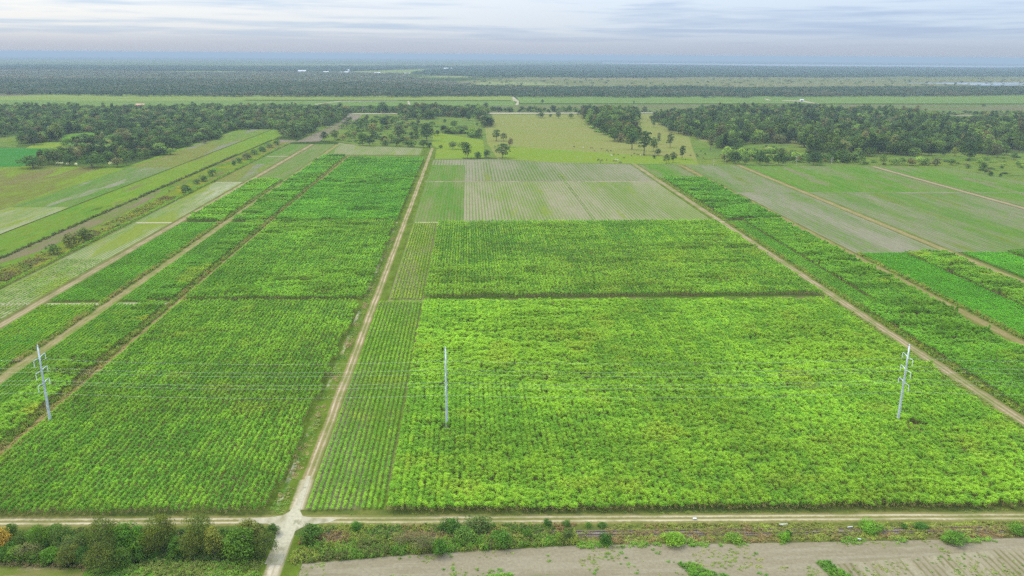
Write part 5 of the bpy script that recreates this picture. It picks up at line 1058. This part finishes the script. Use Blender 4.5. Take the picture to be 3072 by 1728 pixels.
wood('dark forest band far off on the left', Ap(('T1', -800, 150), ('T1', 1100, 160), ('T1', 1500, 158), ('T1', 2400, 162), ('T2', 100, 160), ('T2', 400, 150), ('T2', 780, 132), ('T2', 780, 122), ('T1', 2400, 133), ('T1', 900, 122), ('T1', -800, 112)), 38, FR, 15, .9, grow=2.9, name='swamp_forest', tones=((.026, .065, .04), (.035, .08, .045), (.05, .09, .055)))
wood('clumps of trees in the far marsh', Ap(('T2', 500, 240), ('T2', 1000, 262), ('T3', 0, 285), ('T3', 2576, 262), ('T3', 2576, 215), ('T3', 0, 222), ('T2', 700, 205)), 120, FR, 16, .6, grow=1.2, name='marsh_trees')
for i, (nm, lab, key, P_, r_, s_, c_) in enumerate(WOODTREES): scatter(nm, key, P_, r_, s_, c_, lab, 'forest' if 'forest' in nm else 'trees', 'woods and forests')

# ------------------------------------------------------------------ power line
N = NT('galvanised_steel'); pz = N.pos(); M_STEEL = N.bsdf(N.mix(N.rng(N.noise(pz, 0.8, 3), .35, .65), (.42, .46, .52), (.54, .58, .64)), 0.45, 0.5, metal=0.25)
N = NT('insulator'); M_INS = N.bsdf((.62, .66, .68), .35, .5)
N = NT('aluminium_wire'); M_WIRE = N.bsdf((.72, .74, .74), .4, .5, metal=0.2)
def tubemesh(name, pts, rad, n, mat, sm=True):
    V, Fc = [], []; tube(V, Fc, pts, rad, n); return mesh_from(name, V, Fc, mat, sm)
POLES = [(-139.68, 250.84, 28.7), (-7.94, 243.53, 29.1), (144.66, 240.47, 29.1)]
d_line = math.atan2(POLES[2][1]-POLES[0][1], POLES[2][0]-POLES[0][0])
me_shaft = tubemesh('shaft', [(0, 0, -1), (0, 0, 7), (0, 0, 15), (0, 0, 22), (0, 0, 29)], [.50, .43, .36, .29, .20], 12, M_STEEL)
me_cap = tubemesh('cap', [(0, 0, 28.98), (0, 0, 29.1), (0, 0, 29.6)], [.23, .23, .03], 12, M_STEEL)
me_plate = tubemesh('flange', [(0, 0, 0), (0, 0, .12)], [.75, .75], 12, M_STEEL)
LV_Z = (24.9, 20.4, 15.9)
def arm_pts(s): return [(0, s*.25, 0), (0, s*1.3, .34), (0, s*2.5, .48), (0, s*3.3, .42), (0, s*3.42, .30)]
me_arm = {s: tubemesh('arm', arm_pts(s), [.13, .11, .09, .08, .06], 8, M_STEEL) for s in (-1, 1)}
vv, ff = [], []
pp, rr_ = [(0, 0, 0), (0, 0, -.15)], [.04, .04]
for k in range(9):
    z = -.15-k*.2; pp += [(0, 0, z-.02), (0, 0, z-.06), (0, 0, z-.13), (0, 0, z-.18)]; rr_ += [.13, .13, .06, .06]
tube(vv, ff, pp, rr_, 8); me_ins = mesh_from('insulator', vv, ff, M_INS, True)
me_clamp = tubemesh('clamp', [(-.22, 0, -2.0), (.22, 0, -2.0)], [.07, .07], 6, M_STEEL)
plabs = ['left-leaning looking steel power pole among the dark cane rows by the sandy track', 'steel power pole seen edge-on between its arms, in the middle of the view', 'steel power pole nearest the right-hand track, with a bare brown patch at its foot']
plabs[0] = 'steel power pole beside the sandy track in the ridged cane'
for (x, y, h_), lab in zip(POLES, plabs):
    e = empty('power_pole', (x, y, 0), d_line); tag(e, lab, 'power pole', 'steel power poles'); e.scale = (1, 1, h_/29.4)
    link('shaft', me_shaft, e); link('cap', me_cap, e); link('flange', me_plate, e)
    for z in LV_Z:
        for s in (-1, 1):
            a_ = link('arm', me_arm[s], e); a_.location = (0, 0, z-(0.25 if s < 0 else 0))
            i_ = link('insulator', me_ins, a_); i_.location = (0, s*3.4, .30)
            c_ = link('clamp', me_clamp, a_); c_.location = (0, s*3.4, .30)
def wire_end(i, z, s):
    if 0 <= i < 3: x, y, h_ = POLES[i]
    elif i < 0: x, y, h_ = POLES[0][0]-145, POLES[0][1]+6, 28.7
    else: x, y, h_ = POLES[2][0]+150, POLES[2][1]-5, 29.1
    return (x-s*math.sin(d_line)*3.4, y+s*math.cos(d_line)*3.4, (z-(0.25 if s < 0 else 0)+.30-2.05)*h_/29.4)
wl_ = {(0, 1): 'top wire on the far side of the poles', (0, -1): 'top wire on the near side of the poles', (1, 1): 'middle wire on the far side of the poles', (1, -1): 'middle wire on the near side of the poles', (2, 1): 'lowest wire on the far side of the poles', (2, -1): 'lowest wire on the near side of the poles'}
for li, z in enumerate(LV_Z):
    for s in (1, -1):
        pts = []
        for i in range(-1, 3):
            a_, b_ = Vector(wire_end(i, z, s)), Vector(wire_end(i+1, z, s))
            for k in range(16):
                t = k/16; p = a_.lerp(b_, t); p.z -= 4*1.55*t*(1-t); pts.append(tuple(p))
        pts.append(wire_end(3, z, s))
        tag(link('power_line', tubemesh('power_line', pts, [.0115]*len(pts), 5, M_WIRE)), wl_[(li, s)], 'power line', 'wires of the power line')

# ------------------------------------------------------------------ overgrown railway
N = NT('rusty_rail'); M_RUST = N.bsdf(N.mix(N.noise(N.pos(), 2.0, 3), (.10, .06, .045), (.19, .125, .10)), .8, .3)
N = NT('weathered_sleeper'); M_SLEEP = N.bsdf(N.mix(N.noise(N.pos(), 3.0, 3), (.12, .10, .085), (.22, .19, .16)), .9, .1)
GM['ballast'] = ground_mat('ballast', (.25, .22, .21), (.12, .13, .05), (.20, .17, .15), None, cover=.25, big=9, med=2, fine=.4, seed=41, bump=.8)
rail = empty('railway_track', (0, 0, 0)); tag(rail, 'rusty overgrown railway running along the weedy strip', 'railway', None, 'thing')
rx0, rx1 = -40.0, 260.0
def rail_y(x): return 181.6-(x-9)*0.026
def strip(name, off, w, z0, z1, mat):
    V, Fc = [], []
    n = 40
    for i in range(n+1):
        x = rx0+(rx1-rx0)*i/n; y = rail_y(x)+off
        V += [(x, y-w/2, z0), (x, y-w/2, z1), (x, y+w/2, z1), (x, y+w/2, z0)]
        if i:
            b = len(V)-8
            for k in range(3): Fc.append((b+k, b+k+4, b+k+5, b+k+1))
    return mesh_from(name, V, Fc, mat)
link('rail', strip('rail', -.76, .12, .2, .46, M_RUST), rail); link('rail', strip('rail', .76, .12, .2, .46, M_RUST), rail)
link('ballast_bed', strip('ballast_bed', 0, 2.9, .0, .17, GM['ballast']), rail)
V, Fc = [], []
x = rx0
while x < rx1:
    y = rail_y(x); b = len(V)
    for zz_ in (.05, .185):
        V += [(x-.11, y-1.25, zz_), (x+.11, y-1.25, zz_), (x+.11, y+1.25, zz_), (x-.11, y+1.25, zz_)]
    Fc += [(b, b+1, b+5, b+4), (b+1, b+2, b+6, b+5), (b+2, b+3, b+7, b+6), (b+3, b, b+4, b+7), (b+4, b+5, b+6, b+7)]
    x += .62
sl = link('sleepers', mesh_from('sleepers', V, Fc, M_SLEEP), rail); sl['kind'] = 'stuff'

# ------------------------------------------------------------------ fence, cattle, debris, buildings
def box(V, Fc, x0, x1, y0, y1, z0, z1):
    b = len(V); V += [(x0, y0, z0), (x1, y0, z0), (x1, y1, z0), (x0, y1, z0), (x0, y0, z1), (x1, y0, z1), (x1, y1, z1), (x0, y1, z1)]
    Fc += [(b, b+3, b+2, b+1), (b+4, b+5, b+6, b+7), (b, b+1, b+5, b+4), (b+1, b+2, b+6, b+5), (b+2, b+3, b+7, b+6), (b+3, b, b+4, b+7)]
def boxmesh(name, dims, mat):
    V, Fc = [], []
    for d in dims: box(V, Fc, *d)
    return mesh_from(name, V, Fc, mat)
N = NT('weathered_post'); M_POST = N.bsdf(N.mix(N.noise(N.pos(), 1.0, 3), (.22, .18, .14), (.34, .30, .25)), .9, .1)
N = NT('fence_wire'); M_FW = N.bsdf((.30, .29, .27), .6, .3)
def fence(label, pts, step):
    o = pts[0]; e = empty('pasture_fence', (o[0], o[1], gz(*o))); tag(e, label, 'fence')
    post = mesh_from('post', *(lambda V, F: (tube(V, F, [(0, 0, -.2), (0, 0, .8), (0, 0, 1.5)], [.11, .10, .08], 5), (V, F))[1])([], []), M_POST)
    for (x0, y0), (x1, y1) in zip(pts[:-1], pts[1:]):
        L = math.hypot(x1-x0, y1-y0); n = max(1, int(L/step))
        for i in range(n):
            p = link('post', post, e); p.location = (x0+(x1-x0)*i/n-o[0], y0+(y1-y0)*i/n-o[1], 0)
        for zz_ in (.5, .9, 1.3):
            link('wire', tubemesh('wire', [(x0-o[0], y0-o[1], zz_), (x1-o[0], y1-o[1], zz_)], [.02, .02], 4, M_FW), e)
fence('weathered post fence between the striped field and the yellow-green meadow', Ap(('Z4', -200, 985), ('Z4', 300, 1025), ('Z4', 700, 1060), ('Z4', 1300, 1070), ('Z4', 1830, 1066)), 5)
fence('post fence along the edge of the eastern pasture', Ap(('Z4', 1900, 1072), ('Z5', 0, 1083), ('Z5', 560, 1085)), 5)

def animal_mesh(name, mat):
    """a standing cow grown from a skeleton: barrel body, neck and head forward, four legs, tail"""
    nodes = [((0, 0, 1.05), (.34, .36)), ((.45, 0, 1.07), (.33, .36)), ((.85, 0, 1.15), (.25, .30)), ((1.15, 0, 1.28), (.16, .19)), ((1.42, 0, 1.22), (.15, .16)), ((1.68, 0, 1.02), (.09, .10)),
             ((-.5, 0, 1.08), (.32, .34)), ((-.85, 0, 1.15), (.24, .28)), ((-1.05, 0, 1.1), (.06, .06)), ((-1.12, 0, .55), (.03, .03))]
    edges = [(0, 1), (1, 2), (2, 3), (3, 4), (4, 5), (0, 6), (6, 7), (7, 8), (8, 9)]
    for s in (-1, 1):
        b = len(nodes); nodes += [((.68, s*.2, .85), (.14, .14)), ((.70, s*.22, .45), (.075, .075)), ((.68, s*.22, .03), (.065, .065))]; edges += [(1, b), (b, b+1), (b+1, b+2)]
        b = len(nodes); nodes += [((-.72, s*.2, .85), (.17, .17)), ((-.62, s*.22, .6), (.10, .10)), ((-.80, s*.22, .42), (.07, .07)), ((-.74, s*.22, .03), (.065, .065))]; edges += [(6, b), (b, b+1), (b+1, b+2), (b+2, b+3)]
        b = len(nodes); nodes += [((1.36, s*.24, 1.34), (.04, .05))]; edges += [(4, b)]
    me = bpy.data.meshes.new('skeleton'); me.from_pydata([n_[0] for n_ in nodes], edges, [])
    o = bpy.data.objects.new('skeleton', me); COL.objects.link(o)
    sk = o.modifiers.new('s', 'SKIN'); o.modifiers.new('d', 'SUBSURF').levels = 1
    for v, n_ in zip(me.skin_vertices[0].data, nodes): v.radius = n_[1]; v.use_root = False
    me.skin_vertices[0].data[0].use_root = True
    dg = bpy.context.evaluated_depsgraph_get(); m2 = bpy.data.meshes.new_from_object(o.evaluated_get(dg)); m2.name = name
    bpy.data.objects.remove(o); m2.materials.clear(); m2.materials.append(mat); return m2
cm = {}
for key, cc in (('black', (.018, .016, .015)), ('brown', (.11, .055, .03)), ('white', (.62, .58, .5))):
    N = NT('%s_hide' % key); cm[key] = animal_mesh('cow_'+key, N.bsdf(cc, .7, .2))
cows = [('Z4', 935, 815, 'black'), ('Z4', 1075, 830, 'white'), ('Z4', 1190, 832, 'brown'), ('Z4', 1215, 832, 'brown'), ('Z4', 1245, 878, 'brown'), ('Z4', 1350, 850, 'brown'), ('Z4', 1430, 872, 'black'), ('Z4', 1490, 876, 'black'), ('Z4', 1455, 890, 'brown'),
        ('Z4', 1500, 950, 'white'), ('Z4', 1602, 936, 'black'), ('Z4', 1530, 932, 'brown'), ('Z4', 1845, 920, 'black'), ('Z4', 1895, 935, 'brown'), ('Z4', 1940, 945, 'white'), ('Z4', 1995, 945, 'black'), ('Z4', 1805, 947, 'brown'), ('Z4', 1688, 982, 'black'),
        ('Z4', 1290, 1020, 'brown'), ('Z4', 1310, 1012, 'black'), ('Z4', 1345, 1024, 'brown'), ('Z4', 1365, 1020, 'brown'), ('Z4', 1428, 1016, 'black'), ('Z4', 1330, 1050, 'black'), ('Z4', 1535, 1032, 'brown'), ('Z4', 1560, 1012, 'white'), ('Z4', 1590, 1020, 'white'), ('Z4', 1570, 1030, 'brown'), ('Z4', 1620, 1052, 'brown'), ('Z4', 1645, 1055, 'black'),
        ('Z5', 115, 948, 'black'), ('Z5', 212, 932, 'black'), ('Z5', 220, 962, 'black'), ('Z5', 275, 882, 'black'), ('Z5', 338, 922, 'black'), ('Z5', 312, 990, 'brown'), ('Z5', 42, 1006, 'black'), ('Z4', 2365, 410, 'black')]
seen_w = {'black': 'black', 'brown': 'reddish-brown', 'white': 'white'}
for t, px, py, c_ in cows:
    X, Y = A(t, px, py); o = link('cow', cm[c_]); o.location = (X, Y, gz(X, Y)+.09); o.rotation_euler = (0, 0, RNG.uniform(0, 6.28)); o.scale = (1.15, 1.15, 1.15)
    east = t == 'Z5'
    tag(o, '%s cow grazing %s' % (seen_w[c_], 'in the eastern pasture beside the wood' if east else 'on the yellow-green meadow by the post fence'), 'cow', '%s cattle %s' % (seen_w[c_], 'near the wood' if east else 'on the meadow'))

N = NT('white_painted_metal'); M_WHITE = N.bsdf(N.mix(N.noise(N.pos(), .3, 3), (.50, .51, .53), (.62, .62, .62)), .6, .3)
N = NT('grey_metal_roof'); M_ROOF = N.bsdf(N.mix(N.noise(N.pos(), .3, 3), (.55, .57, .60), (.70, .71, .72)), .5, .4)
N = NT('faded_red_roof'); M_RED = N.bsdf(N.mix(N.noise(N.pos(), .3, 3), (.42, .18, .14), (.50, .26, .20)), .7, .2)
N = NT('dark_glass'); M_GLASS = N.bsdf((.03, .035, .04), .15, .5)
def building(label, t, px, py, w, d, hh, roofm, rz=0.0, name='farm_building', bays=4, cat='building', rh=0.28):
    X, Y = A(t, px, py); e = empty(name, (X, Y, gz(X, Y)), rz); tag(e, label, cat)
    link('wall', boxmesh('wall', [(-w/2, w/2, -d/2, d/2, 0, hh)], M_WHITE), e)
    o_, r_ = .6, d*rh
    V = [(-w/2-o_, -d/2-o_, hh+.02), (w/2+o_, -d/2-o_, hh+.02), (w/2+o_, d/2+o_, hh+.02), (-w/2-o_, d/2+o_, hh+.02), (-w/2-o_, 0, hh+r_), (w/2+o_, 0, hh+r_)]
    link('roof', mesh_from('roof', V, [(0, 1, 5, 4), (2, 3, 4, 5), (0, 4, 3), (1, 2, 5), (3, 2, 1, 0)], roofm), e)
    dm = boxmesh('door', [(-1.8, 1.8, -.06, .04, 0, min(4, hh*.8))], M_GLASS); dd = link('door', dm, e); dd.location = (0, -d/2, 0)
    wm = boxmesh('window', [(-1, 1, -.06, .04, hh*.4, hh*.75)], M_GLASS)
    for i in range(bays):
        x_ = (i+.5)/bays*w-w/2
        if abs(x_) < 3.2: continue
        wi = link('window', wm, e); wi.location = (x_, -d/2, 0)
building('large white-roofed shed, westmost on the far plain', 'H2', 465, 152, 52, 21, 5.2, M_WHITE)
building('long low white shed east of the largest one', 'H2', 706, 160, 34, 15, 3.8, M_WHITE)
building('white farm shed left of the pair near the silo', 'H2', 872, 164, 23, 12, 4.5, M_WHITE)
building('white farm shed next to the pointed one', 'H2', 910, 164, 26, 14, 5.2, M_ROOF)
building('tall narrow white building with a pointed roof', 'H2', 933, 160, 9, 11, 13.5, M_WHITE, bays=2, rh=.6)
building('pale long shed at the near side of the far light field', 'H2', 1215, 167, 43, 12, 3.0, M_ROOF)
building('small white house at the right end of the near side of the far field', 'H2', 1515, 174, 37, 11, 3.0, M_WHITE)
building('long white sheds at the far side of the light field', 'H2', 1930, 128, 74, 28, 4.5, M_WHITE)
building('little white house in the trees on the far right plain', 'H4', 625, 194, 55, 12, 2.6, M_WHITE)
building('red-roofed house half hidden in the left wood', 'T1', 1065, 455, 17, 11, 11, M_RED, name='house', cat='house')
building('white field hut beside the curving far track', 'T3', 897, 389, 9, 6, 4.5, M_WHITE, name='hut', cat='hut', bays=1)
# pale boards and scraps in the weeds
for t, px, py, w, d, rz, lab in (('B3', 762, 1070, 2.2, .3, .05, 'long white board lying in the weeds by the road'), ('B3', 740, 1073, 1.0, .2, -.2, 'short white board next to the long one'), ('B3', 1262, 1090, 1.5, .22, .2, 'thin white board between road and rails'), ('B3', 1332, 1182, .8, .3, -.3, 'white scrap on the bare soil edge'), ('B3', 90, 1026, 1.0, .5, .1, 'pale slab at the edge of the bottom road')):
    X, Y = A(t, px, py)
    o = link('board', boxmesh('board', [(-w/2, w/2, -d/2, d/2, 0, .12), (-w/2+.1, w/2-.1, -.05, .05, .121, .18)], M_WHITE)); o.location = (X, Y, .45); o.rotation_euler = (.06, 0.03, rz)
    tag(o, lab, 'board')

# ------------------------------------------------------------------ haze
N = NT('haze')
pv = N.n('ShaderNodeVolumePrincipled'); pv.inputs['Color'].default_value = (0.40, 0.50, 0.60, 1); pv.inputs['Density'].default_value = 0.000108; pv.inputs['Anisotropy'].default_value = 0.0
N.t.links.new(pv.outputs[0], N.out.inputs['Volume'])
hz_ = link('haze', boxmesh('haze', [(-43000, 43000, -43000, 43000, -260, 123)], N.m)); hz_['kind'] = 'stuff'; hz_['label'] = 'pale blue haze lying over the whole plain'
